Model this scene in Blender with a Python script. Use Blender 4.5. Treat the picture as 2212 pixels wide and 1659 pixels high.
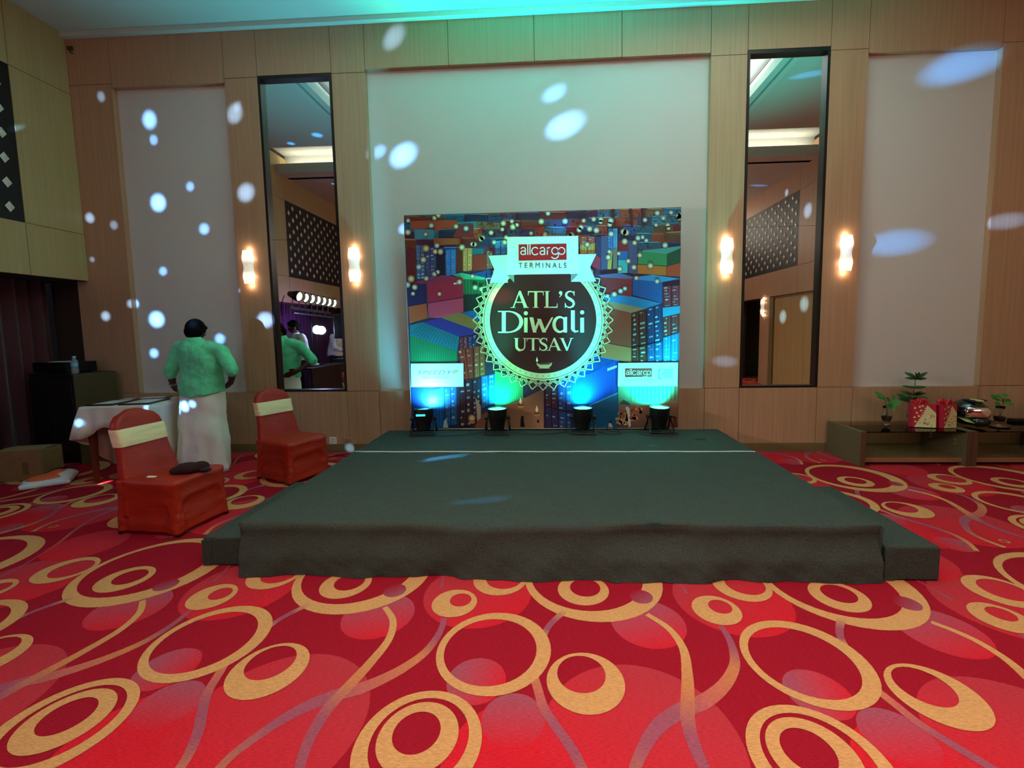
import bpy, bmesh, math, random
from mathutils import Vector, Matrix, Euler
import numpy as np
random.seed(7)
for o in list(bpy.data.objects): bpy.data.objects.remove(o, do_unlink=True)
SC = bpy.context.scene
COL = SC.collection
PI = math.pi

# ------------------------------------------------------------------ camera
cam_d = bpy.data.cameras.new('camera'); cam = bpy.data.objects.new('camera', cam_d); COL.objects.link(cam)
SC.camera = cam
cam_d.sensor_width = 36.0; cam_d.sensor_fit = 'HORIZONTAL'
cam_d.lens = 950.0/2212*36.0
cam_d.shift_x = -35.35/2212; cam_d.shift_y = -34.4/2212
cam_d.clip_start = 0.05
cm = Matrix(((0.998627, 0.011123, 0.051192), (0.050059, 0.085472, -0.995082), (-0.015444, 0.996278, 0.084798))).to_4x4()
cm.translation = (0.1413, -5.0, 1.399)
cam.matrix_world = cm

# ------------------------------------------------------------------ world, exposure
w = bpy.data.worlds.new('world'); SC.world = w; w.use_nodes = True
w.node_tree.nodes['Background'].inputs[0].default_value = (0.02, 0.02, 0.025, 1)
w.node_tree.nodes['Background'].inputs[1].default_value = 0.2
vs = SC.view_settings
vs.view_transform = 'Standard'; vs.look = 'None'; vs.gamma = 1.0; vs.use_curve_mapping = False
vs.exposure = 0.0

# ------------------------------------------------------------------ lamps of the room
def lamp(name, kind, loc, energy, color, aim=None, **kw):
    d = bpy.data.lights.new(name, kind); d.energy = energy; d.color = color
    for k, v in kw.items(): setattr(d, k, v)
    o = bpy.data.objects.new(name, d); COL.objects.link(o); o.location = loc
    if aim is not None:
        o.rotation_euler = (Vector(aim)-Vector(loc)).to_track_quat('-Z', 'Y').to_euler()
    return o
WARM = (1.0, 0.74, 0.52); WARMW = (1.0, 0.84, 0.68)
# ceiling downlights over the open floor (behind and above the photographer)
lamp('downlight_panel', 'AREA', (0.7, -4.9, 4.52), 97, (1.0, 0.86, 0.74), (0.7, -4.9, 0), shape='RECTANGLE', size=3.4, size_y=1.4, spread=math.radians(105))
# cove lights: hidden in the ceiling trough and in the coffer
lamp('cove_light', 'AREA', (0, -3.93, 4.80), 40, (1.0, 0.84, 0.66), (0, -4.1, 5.1), shape='RECTANGLE', size=10.4, size_y=0.08)
lamp('coffer_light', 'AREA', (1.9, -1.7, 4.86), 60, (1.0, 0.90, 0.86), (1.9, -1.7, 5.3), shape='RECTANGLE', size=2.2, size_y=1.2)
lamp('coffer_light', 'AREA', (-1.9, -1.7, 4.86), 18, (0.92, 1.0, 0.95), (-1.9, -1.7, 5.3), shape='RECTANGLE', size=2.2, size_y=1.2)
lamp('wall_fill_light', 'AREA', (2.0, -8.2, 4.4), 105, (1.0, 0.86, 0.70), (1.4, -0.5, 2.6), shape='RECTANGLE', size=6.0, size_y=1.5)  # added fill without a fixture, raises the ambient light on the back wall
# the seven lamps of the light bar by the left wall
PARS = [(-4.58, -3.0-0.22*i, 2.11-0.008*i) for i in range(7)]
for i, p in enumerate(PARS):
    lamp('bar_spot', 'SPOT', (p[0]+0.17, p[1], p[2]-0.03), 62, WARMW, (3.4, -0.6+0.2*(i-3), 0.7), spot_size=math.radians(64), spot_blend=1.0, shadow_soft_size=0.09)
# cyan uplights on the stage
CY = (0.0, 1.0, 0.80); BL = (0.0, 0.62, 1.0)
UP = [(-1.24, -0.37), (-0.44, -0.355), (0.475, -0.35), (1.28, -0.32)]
for (x, y, z, c, near, far, an, af) in (
        (-1.235, -0.355, 0.575, (0.08, 0.78, 1.0), 130, 480, (-1.19, -0.16, 0.80), (-2.6, -1.3, 4.7)),
        (-0.44, -0.34, 0.575, (0.0, 1.0, 0.66), 60, 1900, (-0.43, -0.16, 0.88), (-0.20, -0.98, 4.7)),
        (0.47, -0.33, 0.595, (0.0, 0.80, 0.95), 80, 1900, (0.47, -0.16, 0.88), (0.60, -0.98, 4.7)),
        (1.29, -0.30, 0.605, (0.0, 1.0, 0.84), 140, 560, (1.22, -0.15, 0.80), (2.3, -0.8, 4.7))):
    lamp('uplight_spill', 'SPOT', (x, y, z), near, c, an, spot_size=math.radians(140), spot_blend=1.0, shadow_soft_size=0.06)
    lamp('uplight_beam', 'SPOT', (x, y, z), far, c, af, spot_size=math.radians(58), spot_blend=1.0, shadow_soft_size=0.06)
# disco light: many narrow beams thrown over the walls from the fixture by the curtain
DISCO = Vector((-4.40, -3.40, 1.49))
SPOTS = [(-4.94, 0.03, 4.15, 0.042, 0, .6), (-4.44, 0.03, 3.86, 0.074, 0, 1.0), (-4.41, 0.03, 3.64, 0.043, 0, .6), (-3.37, 0.03, 3.9, 0.079, 0, 1.0), (-3.33, 0.03, 3.98, 0.042, 0, .5), (-4.02, 0.03, 3.11, 0.043, 0, .6), (-4.42, 0.03, 2.94, 0.081, 0, 1.2), (-3.89, 0.03, 2.63, 0.054, 0, .7), (-3.3, 0.03, 3.03, 0.085, 0, 1.2), (-5.22, 0.03, 2.8, 0.049, 0, 1.0), (-4.93, 0.03, 2.71, 0.043, 0, .5), (-4.43, 0.03, 2.16, 0.044, 0, .6), (-4.81, 0.03, 1.79, 0.044, 0, .8), (-5.14, 0.03, 1.65, 0.05, 0, 1.0), (-4.56, 0.03, 1.6, 0.083, 0, 1.3), (-4.63, 0.03, 1.2, 0.05, 0, .8), (-3.8, 0.03, 1.36, 0.055, 0, .7), (-3.17, 0.03, 1.57, 0.081, 0, 1.2), (-3.49, 0.03, 1.92, 0.033, 0, .6), (-1.5, 0.03, 4.63, 0.086, 0, 1.0), (-1.79, 0.03, 3.42, 0.057, 0, .6), (-1.52, 0.03, 3.37, 0.104, 0, 1.3), (0.17, 0.03, 3.96, 0.071, 0, .8), (0.28, 0.03, 3.62, 0.111, 0, 1.3), (-1.53, 0.03, 2.57, 0.053, 0, .8), (4.4, 0.03, 4.07, 0.144, 1, 1.1), (3.82, 0.03, 2.28, 0.12, 1, .8), (5.04, 0.03, 2.48, 0.074, 0, .9), (2.14, 0.03, 1.02, 0.057, 0, .5), (-2.24, -0.02, 0.05, 0.044, 0, 1.0), (-5.24, 0.03, 2.32, 0.027, 0, .5), (-5.3, -0.58, 3.54, 0.019, 0, 1.0), (-3.85, -2.62, 4.72, 0.076, 1, .8), (-4.47, -2.9, 4.72, 0.057, 1, .7), (-5.05, -3.95, 4.6, 0.03, 0, .5), (-4.83, -4.15, 4.6, 0.03, 0, .5), (-4.54, -4.52, 4.6, 0.03, 0, .5), (-5.2, -4.86, 4.6, 0.03, 0, .5), (-5.02, -5.34, 4.6, 0.03, 0, .5), (-5.2, -5.85, 4.6, 0.03, 0, .5), (3.47, -1.44, 4.72, 0.076, 1, .8), (4.83, -5.55, 4.6, 0.046, 1, .8), (5.3, -5.02, 4.3, 0.053, 0, .8), (5.3, -4.19, 3.7, 0.126, 0, .8), (5.3, -5.02, 1.62, 0.126, 0, .8), (5.3, -4.21, 1.85, 0.137, 0, .8), (-3.61, -0.68, 0.68, 0.034, 0, 1.0), (-3.52, -0.68, 0.66, 0.048, 0, 1.3), (-3.42, -0.68, 0.68, 0.033, 0, .8), (-3.69, -0.95, 0.7, 0.032, 0, 1.0), (-4.28, -1.1, 0.58, 0.035, 0, 1.0), (-0.8, -1.26, 0.3, 0.05, 1, 9.0), (-0.32, -2.23, 0.3, 0.048, 1, 1.6), (-4.17, -1.07, 0.0, 0.022, 2, 6.0), (0.28, -0.17, 2.51, 0.064, 1, 0.9), (-0.38, -0.17, 1.78, 0.081, 3, 0.6)]
DCOL = [(0.17, 0.44, 1.0), (0.06, 0.40, 1.0), (1.0, 0.75, 0.85), (1.0, 0.25, 0.3)]
for (x, y, z, r, c, k) in SPOTS:
    t = Vector((x, y, z)); d = (t-DISCO).length
    lamp('disco_beam', 'SPOT', DISCO, (48 if c == 0 else 30)*k*d*d*4, DCOL[c], t, spot_size=2*math.atan(r*1.42/d), spot_blend=1.0, shadow_soft_size=0.012)

# ------------------------------------------------------------------ helpers
def S(h):
    if isinstance(h, str):
        h = h.lstrip('#'); v = [int(h[i:i+2], 16)/255 for i in (0, 2, 4)]
    else: v = [c/255 for c in h]
    return tuple(c/12.92 if c <= .04045 else ((c+.055)/1.055)**2.4 for c in v)
MATS = {}
def mat(name, col=(.5, .5, .5), rough=.6, metal=0., noise=None, bump=None, emit=None, estr=0., trans=0., ior=1.45, spec=.5, coat=0., sheen=0., attr=False):
    """noise=(scale xyz, amount, detail); bump=(scale xyz, strength, distance)"""
    m = bpy.data.materials.new(name); m.use_nodes = True; MATS[name] = m
    nt = m.node_tree; b = nt.nodes['Principled BSDF']; L = nt.links
    c = S(col) if isinstance(col, str) else col
    b.inputs['Base Color'].default_value = (*c, 1); b.inputs['Roughness'].default_value = rough
    b.inputs['Metallic'].default_value = metal; b.inputs['IOR'].default_value = ior
    b.inputs['Transmission Weight'].default_value = trans; b.inputs['Specular IOR Level'].default_value = spec
    b.inputs['Coat Weight'].default_value = coat; b.inputs['Sheen Weight'].default_value = sheen
    if emit: b.inputs['Emission Color'].default_value = (*emit, 1); b.inputs['Emission Strength'].default_value = estr
    src = None
    if attr:
        a = nt.nodes.new('ShaderNodeAttribute'); a.attribute_name = 'Col'; src = a.outputs['Color']
        L.new(src, b.inputs['Base Color'])
    def tex(sc, detail):
        tc = nt.nodes.new('ShaderNodeTexCoord'); mp = nt.nodes.new('ShaderNodeMapping'); n = nt.nodes.new('ShaderNodeTexNoise')
        mp.inputs['Scale'].default_value = sc if not isinstance(sc, (int, float)) else (sc, sc, sc)
        n.inputs['Scale'].default_value = 1.0; n.inputs['Detail'].default_value = detail
        L.new(tc.outputs['Object'], mp.inputs[0]); L.new(mp.outputs[0], n.inputs['Vector']); return n.outputs['Fac']
    if noise:
        f = tex(noise[0], noise[2] if len(noise) > 2 else 3)
        mr = nt.nodes.new('ShaderNodeMapRange'); mr.inputs[1].default_value = .25; mr.inputs[2].default_value = .75
        mr.inputs[3].default_value = 1-noise[1]; mr.inputs[4].default_value = 1+noise[1]
        L.new(f, mr.inputs[0])
        mx = nt.nodes.new('ShaderNodeVectorMath'); mx.operation = 'SCALE'
        if src: L.new(src, mx.inputs[0])
        else: mx.inputs[0].default_value = c
        L.new(mr.outputs[0], mx.inputs['Scale']); L.new(mx.outputs[0], b.inputs['Base Color'])
    if bump:
        f = tex(bump[0], 3); bn = nt.nodes.new('ShaderNodeBump')
        bn.inputs['Strength'].default_value = bump[1]; bn.inputs['Distance'].default_value = bump[2]
        L.new(f, bn.inputs['Height']); L.new(bn.outputs[0], b.inputs['Normal'])
    return m

class MB:
    """collects faces (with optional linear colours) and links them as one mesh object"""
    def __init__(s): s.v = []; s.f = []; s.c = []
    def add(s, vs_, fs, col=None):
        n = len(s.v); s.v += [tuple(p) for p in vs_]; s.f += [tuple(i+n for i in f) for f in fs]
        if col is not None:
            if isinstance(col[0], (tuple, list)): s.c += [tuple(q) for q in col]
            else: s.c += [tuple(col)]*len(vs_)
        return s
    def box(s, x0, x1, y0, y1, z0, z1, M=None, col=None):
        p = [Vector((x, y, z)) for z in (z0, z1) for y in (y0, y1) for x in (x0, x1)]
        if M is not None: p = [M @ q for q in p]
        return s.add(p, [(0, 2, 3, 1), (4, 5, 7, 6), (0, 1, 5, 4), (2, 6, 7, 3), (0, 4, 6, 2), (1, 3, 7, 5)], col)
    def rings(s, rings, cap=True, close=True, col=None):
        n = len(rings[0]); vs_ = [p for r in rings for p in r]; fs = []
        for i in range(len(rings)-1):
            for j in range(n if close else n-1):
                k = (j+1) % n
                fs.append((i*n+j, i*n+k, (i+1)*n+k, (i+1)*n+j))
        if cap: fs += [tuple(reversed(range(n))), tuple((len(rings)-1)*n+j for j in range(n))]
        return s.add(vs_, fs, col)
    def lathe(s, prof, n=24, c=(0, 0, 0), M=None, cap=True, sx=1., sy=1.):
        R = []
        for r, z in prof:
            q = [Vector((c[0]+r*sx*math.cos(2*PI*j/n), c[1]+r*sy*math.sin(2*PI*j/n), c[2]+z)) for j in range(n)]
            if M is not None: q = [M @ t for t in q]
            R.append(q)
        return s.rings(R, cap)
    def tube(s, pts, r, n=8):
        pts = [Vector(p) for p in pts]; R = []
        for i, p in enumerate(pts):
            t = (pts[min(i+1, len(pts)-1)]-pts[max(i-1, 0)])
            t = t.normalized() if t.length > 1e-9 else Vector((0, 0, 1))
            a = t.cross(Vector((0, 0, 1)) if abs(t.z) < .95 else Vector((1, 0, 0))).normalized(); b = t.cross(a)
            rr = r[i] if isinstance(r, (list, tuple)) else r
            R.append([p+a*rr*math.cos(2*PI*j/n)+b*rr*math.sin(2*PI*j/n) for j in range(n)])
        return s.rings(R)
    def ell(s, c, r, M=None, nu=16, nv=10):
        R = []
        for i in range(nv+1):
            th = PI*i/nv; th = min(max(th, .03), PI-.03)
            q = [Vector((r[0]*math.sin(th)*math.cos(2*PI*j/nu), r[1]*math.sin(th)*math.sin(2*PI*j/nu), -r[2]*math.cos(th))) for j in range(nu)]
            if M is not None: q = [M @ t for t in q]
            R.append([Vector(c)+t for t in q])
        return s.rings(R)
    def cap(s, p0, r0, p1, r1, n=14):
        p0 = Vector(p0); p1 = Vector(p1); d = (p1-p0); L = d.length; d.normalize()
        a = d.cross(Vector((0, 0, 1)) if abs(d.z) < .9 else Vector((1, 0, 0))).normalized(); b = d.cross(a); R = []
        seq = [(-math.cos(t)*r0, math.sin(t)*r0) for t in (.15, .5, .9, 1.25)]+[(0, r0), (L, r1)]+[(L+math.sin(t)*r1, math.cos(t)*r1) for t in (.3, .7, 1.1, 1.42)]
        for h, r in seq: R.append([p0+d*h+a*r*math.cos(2*PI*j/n)+b*r*math.sin(2*PI*j/n) for j in range(n)])
        return s.rings(R)
    def build(s, name, m, parent=None, smooth=False, bevel=0, off=None, auto=None):
        me = bpy.data.meshes.new(name)
        v = s.v if off is None else [(p[0]-off[0], p[1]-off[1], p[2]-off[2]) for p in s.v]
        me.from_pydata(v, [], s.f); me.update()
        if s.c:
            at = me.color_attributes.new('Col', 'FLOAT_COLOR', 'POINT')
            at.data.foreach_set('color', np.array([(*c, 1) for c in s.c], 'f').ravel())
        o = bpy.data.objects.new(name, me); COL.objects.link(o)
        if m is not None: me.materials.append(MATS[m] if isinstance(m, str) else m)
        if parent is not None: o.parent = parent
        if not s.c:
            bm = bmesh.new(); bm.from_mesh(me); bmesh.ops.recalc_face_normals(bm, faces=bm.faces); bm.to_mesh(me); bm.free()
        if smooth: me.polygons.foreach_set('use_smooth', [True]*len(me.polygons))
        if bevel:
            b = o.modifiers.new('bevel', 'BEVEL'); b.width = bevel; b.segments = 2; b.limit_method = 'ANGLE'
        if auto: 
            sm = o.modifiers.new('edge', 'EDGE_SPLIT'); sm.split_angle = math.radians(auto)
        return o
def remesh(o, vox, sm=4, fac=.5):
    r = o.modifiers.new('fuse', 'REMESH'); r.mode = 'VOXEL'; r.voxel_size = vox; r.use_smooth_shade = True
    if sm: s = o.modifiers.new('soft', 'SMOOTH'); s.iterations = sm; s.factor = fac
    return o
def folds(o, size, strength, sub=0):
    tx = bpy.data.textures.new('folds', 'CLOUDS'); tx.noise_scale = size; tx.noise_depth = 2
    if sub: u = o.modifiers.new('sub', 'SUBSURF'); u.subdivision_type = 'SIMPLE'; u.levels = sub; u.render_levels = sub
    d = o.modifiers.new('folds', 'DISPLACE'); d.texture = tx; d.strength = strength; d.mid_level = .5; d.texture_coords = 'LOCAL'
    return o
def empty(name, loc, rz=0.):
    o = bpy.data.objects.new(name, None); COL.objects.link(o); o.location = loc; o.rotation_euler = (0, 0, rz); o.empty_display_size = .1
    return o
def tag(o, label=None, cat=None, group=None, kind=None):
    if label: o['label'] = label
    if cat: o['category'] = cat
    if group: o['group'] = group
    if kind: o['kind'] = kind
    return o
def copy_tree(o, parent=None):
    c = o.copy(); COL.objects.link(c)
    if parent is not None: c.parent = parent
    for ch in list(o.children): copy_tree(ch, c)
    return c
def share(o, parent, loc=None, rot=None):
    c = o.copy(); COL.objects.link(c); c.parent = parent
    if loc is not None: c.location = loc
    if rot is not None: c.rotation_euler = rot
    return c
def rotz(a, c=(0, 0, 0)): return Matrix.Translation(c) @ Matrix.Rotation(a, 4, 'Z')

# ------------------------------------------------------------------ materials
mat('laminate', S('#b68d70'), .45, noise=((38, 38, .9), .13, 4), spec=.35)
mat('left_laminate', S('#b39c70'), .5, noise=((38, 38, .9), .08, 4), spec=.3)
mat('backing', S('#3a2c22'), .8)
mat('plaster', S('#cfc8c6'), .85, bump=((60, 60, 60), .25, .004))
mat('ceiling_white', S('#c4cbc6'), .8, bump=((25, 25, 25), .08, .003))
mat('dark_frame', S('#15110f'), .35)
mat('mirror', (.86, .88, .86), .012, 1.0)
mat('baseboard', S('#77623f'), .5)
mat('lattice_black', S('#17120f'), .5)
mat('lattice_pale', S('#d8d3c8'), .25, spec=.6)
mat('curtain', S('#4a1c26'), .85, sheen=.3, noise=((6, 6, 2), .25))
mat('curtain_purple', S('#4b2350'), .8, sheen=.3, noise=((6, 6, 2), .25))
mat('curtain_red', S('#6e1616'), .85)
mat('carpet', (1, 1, 1), .95, attr=True, spec=.15, noise=((55, 380, 100), .30, 5), bump=((260, 260, 260), .5, .004))
mat('stage_cloth', S('#3d423d'), .95, spec=.1, noise=((140, 140, 140), .34, 3), bump=((150, 150, 150), .8, .006))
mat('print', (1, 1, 1), .38, attr=True, spec=.4)
mat('board', S('#b9b6b0'), .6)
mat('black_plastic', S('#0d0d0d'), .42)
mat('black_metal', S('#121212'), .35, .4)
mat('cable', S('#0a0a0a'), .5)
mat('uplens', S('#aaf5ee'), .2, emit=(0.05, 1.0, .85), estr=7)
mat('display', S('#101010'), .3, emit=(.05, .9, .9), estr=1.5)
mat('chair_red', S('#a5240c'), .5, noise=((9, 9, 9), .10), bump=((5, 5, 9), .6, .02))
mat('sash', S('#f6e2b2'), .5, sheen=.3, bump=((6, 6, 30), .5, .015))
mat('maroon_wool', S('#2c0d14'), .95, bump=((90, 90, 90), .6, .004))
mat('white_paper', S('#e2dfd8'), .7)
mat('skin', S('#4a2a1c'), .5, noise=((14, 14, 14), .10))
mat('hair', S('#060505'), .9, spec=.15, bump=((120, 120, 40), .5, .003))
mat('eye', S('#d9d4cc'), .3)
mat('shirt_green', S('#66dca6'), .75, sheen=.2, noise=((14, 14, 14), .08), bump=((9, 9, 14), .55, .02))
mat('shirt_white', S('#d5d2cf'), .75, bump=((9, 9, 14), .5, .02))
mat('mundu', S('#efebe4'), .8, sheen=.2, bump=((5, 5, 1.6), .6, .03))
mat('trousers', S('#14161c'), .8)
mat('watch', S('#c9ccd0'), .25, .9)
mat('tablecloth', S('#d8cfc2'), .8, sheen=.2, bump=((8, 8, 3), .4, .012))
mat('wood', S('#6b3216'), .4, noise=((20, 20, 3), .2))
mat('frame_navy', S('#17151f'), .25, coat=.4)
mat('certificate', S('#e6e8ec'), .25, noise=((30, 30, 30), .08))
mat('cabinet_dark', S('#171411'), .5)
mat('cabinet_brown', S('#4a3a22'), .5, noise=((3, 3, 40), .12))
mat('bottle', S('#cfe4ee'), .1, trans=.75, ior=1.33)
mat('bottle_label', S('#6db2d6'), .4)
mat('cardboard', S('#8d6a44'), .85, noise=((12, 12, 12), .12))
mat('tape', S('#7a5a34'), .35)
mat('bag_white', S('#d8d8d8'), .4, bump=((14, 14, 14), .8, .02))
mat('bag_orange', S('#e2683a'), .45, bump=((14, 14, 14), .5, .02))
mat('bag_green', S('#0d7a56'), .45, bump=((12, 12, 12), .8, .02))
mat('table_grey', S('#5f5540'), .5, noise=((120, 120, 120), .12))
mat('table_edge', S('#5d4030'), .5)
m = mat('smoked_glass', S('#211b12'), .05)
nt = m.node_tree; out = nt.nodes['Material Output']; mx = nt.nodes.new('ShaderNodeMixShader'); tr_ = nt.nodes.new('ShaderNodeBsdfTransparent'); gl = nt.nodes.new('ShaderNodeBsdfGlossy'); fr = nt.nodes.new('ShaderNodeFresnel')
tr_.inputs[0].default_value = (.86, .80, .66, 1); gl.inputs[0].default_value = (.8, .78, .72, 1); gl.inputs['Roughness'].default_value = .03; fr.inputs[0].default_value = 1.5
nt.links.new(fr.outputs[0], mx.inputs[0]); nt.links.new(tr_.outputs[0], mx.inputs[1]); nt.links.new(gl.outputs[0], mx.inputs[2]); nt.links.new(mx.outputs[0], out.inputs[0])
mat('shelf_gloss', S('#6e5a40'), .12)
mat('shelf_wood', S('#9b6a52'), .45, noise=((4, 40, 40), .15))
mat('steel', S('#b8b8b8'), .3, .9)
mat('glass', (.95, .97, .95), .02, trans=1.0, ior=1.45)
mat('soil', S('#2a1a0e'), .9)
mat('leaf', S('#3f7a33'), .5, noise=((18, 18, 18), .25))
mat('leaf_dark', S('#1f4a22'), .5, noise=((18, 18, 18), .25))
mat('stem', S('#3c5a28'), .6)
mat('ribbon', S('#d8263c'), .4)
mat('bag_print', (1, 1, 1), .4, attr=True)
mat('helmet_shell', S('#141816'), .18, coat=.8)
mat('helmet_lime', S('#a8b86a'), .25, coat=.6)
mat('visor', (.95, .93, .95), .06, 1.0)
mat('socket_white', S('#e4e0d8'), .4)
mat('socket_beige', S('#a5846a'), .4)
mat('sconce_metal', S('#7a6a55'), .35, .7)
mat('lamp_on', S('#fff4dc'), .3, emit=(1.0, .90, .70), estr=3.2)
mat('ball', S('#dfe8ff'), .1, .3, emit=(.55, .72, 1.0), estr=18)
mat('truss', S('#8d8f94'), .3, .9)
mat('door_wood', S('#b08d5e'), .45, noise=((30, 30, .8), .15))
mat('white_thread', S('#c8cfc8'), .6)
# sconce glass glows at its two bulbs, less in its middle
m = mat('sconce_glass', S('#fff0d8'), .3)
nt = m.node_tree; b = nt.nodes['Principled BSDF']
tc = nt.nodes.new('ShaderNodeTexCoord'); sx = nt.nodes.new('ShaderNodeSeparateXYZ'); mr = nt.nodes.new('ShaderNodeMath'); mr.operation = 'ABSOLUTE'
mp = nt.nodes.new('ShaderNodeMapRange'); mp.inputs[1].default_value = .045; mp.inputs[2].default_value = .085; mp.inputs[3].default_value = .46; mp.inputs[4].default_value = 1.05
nt.links.new(tc.outputs['Object'], sx.inputs[0]); nt.links.new(sx.outputs['Z'], mr.inputs[0]); nt.links.new(mr.outputs[0], mp.inputs[0])
b.inputs['Emission Color'].default_value = (1, .90, .74, 1); nt.links.new(mp.outputs[0], b.inputs['Emission Strength'])
# iridescent visor: hue follows the viewing angle of the coating
m = MATS['visor']; m.node_tree.nodes['Principled BSDF'].inputs['Thin Film Thickness'].default_value = 420
m.node_tree.nodes['Principled BSDF'].inputs['Thin Film IOR'].default_value = 1.6

# ================================================================== ROOM
XL, XR, YB, ZC, ZC2 = -5.3, 5.3, -10.2, 4.81, 4.64
# ---- floor with its woven pattern
MB().add([(-6.2, YB-.2, 0), (6.2, YB-.2, 0), (6.2, .3, 0), (-6.2, .3, 0)], [(0, 1, 2, 3)], S('#960f22')).build('floor', 'carpet')
floor = bpy.data.objects['floor']; tag(floor, kind='structure')
CR, RED, PINK, MAUVE, GOLD = S('#960f22'), S('#c81a28'), S('#ac2f39'), S('#98485a'), S('#c98c59')
EX = np.array([1.32, -.021]); EY = np.array([-.075, 1.765])
pat = MB(); TILES = [(i, j) for i in range(-6, 7) for j in range(-4, 3)]
layer = [0]
def lay(): layer[0] += 1; return layer[0]*1.2e-4
def disc(cx, cy, r, c0, c1=None, ang=0., n=44):
    z = lay()
    base = [(cx+r*math.cos(2*PI*k/n), cy+r*math.sin(2*PI*k/n)) for k in range(n)]
    if c1 is None: cols = [c0]*n
    else:
        d = (math.cos(ang), math.sin(ang)); cols = []
        for (x, y) in base:
            t = .5+.5*((x-cx)*d[0]+(y-cy)*d[1])/r; cols.append(tuple(a*(1-t)+b_*t for a, b_ in zip(c0, c1)))
    for i, j in TILES:
        o = i*EX+j*EY
        if abs(cx+o[0]) > 6.0 or not (YB < cy+o[1] < .2+r): continue
        q = [(x+o[0], y+o[1], z) for x, y in base]; pat.add(q, [tuple(range(n))], cols)
def stem_(pts, ws, cols):
    # smooth ribbon through pts (Catmull-Rom), widths and colours interpolated
    z = lay(); P_ = [np.array(p) for p in pts]; Q = []; m_ = 8
    for i in range(len(P_)-1):
        p0, p1, p2, p3 = P_[max(i-1, 0)], P_[i], P_[i+1], P_[min(i+2, len(P_)-1)]
        for k in range(m_+(i == len(P_)-2)):
            t = k/m_; Q.append(.5*((2*p1)+(-p0+p2)*t+(2*p0-5*p1+4*p2-p3)*t*t+(-p0+3*p1-3*p2+p3)*t**3))
    n = len(Q); v = []; c = []
    for i, q in enumerate(Q):
        d = Q[min(i+1, n-1)]-Q[max(i-1, 0)]; d = d/np.hypot(*d); nn = np.array([-d[1], d[0]]); t = i/(n-1)
        wv = np.interp(t, np.linspace(0, 1, len(ws)), ws)
        k = t*(len(cols)-1); a = min(int(k), len(cols)-2); f = k-a
        cc = tuple(x*(1-f)+y*f for x, y in zip(cols[a], cols[a+1]))
        v += [q+nn*wv/2, q-nn*wv/2]; c += [cc, cc]
    f = [(2*i, 2*i+1, 2*i+3, 2*i+2) for i in range(n-1)]
    for i, j in TILES:
        o = i*EX+j*EY; pat.add([(p[0]+o[0], p[1]+o[1], z) for p in v], f, c)
disc(.02, -3.70, .25, RED)
disc(.433, -3.596, .342, PINK, RED, -2.2)
disc(-.01, -3.53, .115, MAUVE, RED, -1.57)
disc(-.172, -3.356, .119, MAUVE, RED, -.3)
disc(.591, -2.985, .175, MAUVE, RED, -1.3)
disc(-.262, -2.765, .288, PINK, RED, -.9)
disc(.06, -2.13, .10, RED, MAUVE, .2)
disc(.95, -2.35, .22, RED, PINK, 1.2)
stem_([(.925, -2.999), (.93, -3.082), (.915, -3.176), (.883, -3.256), (.807, -3.349), (.703, -3.429), (.604, -3.473), (.513, -3.534), (.44, -3.62), (.38, -3.73), (.375, -3.83), (.404, -3.93)], [.026, .03, .036, .042, .05, .06, .062, .055, .042, .034, .03, .03], [MAUVE, MAUVE, S('#c07048'), S('#b85a50'), MAUVE, MAUVE, S('#b0604c'), GOLD])
stem_([(.599, -2.922), (.679, -3.026), (.706, -3.154), (.681, -3.294), (.648, -3.409), (.617, -3.512), (.609, -3.601), (.62, -3.70), (.66, -3.82), (.72, -3.95), (.80, -4.10), (.86, -4.25), (.91, -4.42), (.92, -4.51)], [.026, .032, .036, .044, .05, .05, .045, .036, .028, .022, .02, .018, .018, .018], [GOLD, GOLD, S('#c07048'), MAUVE, MAUVE, S('#b85a50'), PINK, MAUVE])
stem_([(.05, -3.31), (.07, -3.37), (.10, -3.475), (.143, -3.551), (.204, -3.65), (.243, -3.76), (.235, -3.87), (.19, -3.98)], [.036, .036, .036, .036, .036, .034, .03, .026], [S('#c8784c'), S('#b85a50'), MAUVE, MAUVE, S('#c07048'), GOLD])
disc(.362, -2.607, .382, GOLD); disc(.328, -2.595, .312, CR)
disc(.60, -2.78, .06, MAUVE, CR, 2.3)
disc(.302, -2.725, .137, GOLD); disc(.314, -2.706, .082, CR)
stem_([(.2, -2.905), (.143, -2.983), (.11, -3.043), (.085, -3.12)], [.034, .032, .03, .036], [GOLD, MAUVE, MAUVE, GOLD])
def ring(cx, cy, r, hx, hy, hr, col=GOLD):     # an eccentric ring: outer circle minus inner circle, drawn as one band
    z = lay(); n = 48; v = []; 
    for k in range(n):
        a = 2*PI*k/n; v += [(cx+r*math.cos(a), cy+r*math.sin(a)), (hx+hr*math.cos(a), hy+hr*math.sin(a))]
    f = [(2*k, (2*k+2) % (2*n), (2*k+3) % (2*n), 2*k+1) for k in range(n)]
    for i, j in TILES:
        o = i*EX+j*EY
        if abs(cx+o[0]) > 6.0 or not (YB < cy+o[1] < .3): continue
        pat.add([(x+o[0], y+o[1], z) for x, y in v], f, col)
ring(-.123, -3.184, .251, -.138, -3.185, .203)
ring(-.326, -3.632, .217, -.325, -3.619, .169)
ring(-.334, -3.608, .140, -.343, -3.594, .083)
ring(.265, -3.349, .155, .251, -3.311, .098)
ring(-.370, -2.859, .116, -.343, -2.834, .056)
ring(-.158, -2.64, .150, -.135, -2.63, .102)
ring(.475, -3.852, .028, .472, -3.852, .016, S('#c07048'))
tag(pat.build('carpet_pattern', 'carpet', floor), kind='stuff')

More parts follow.
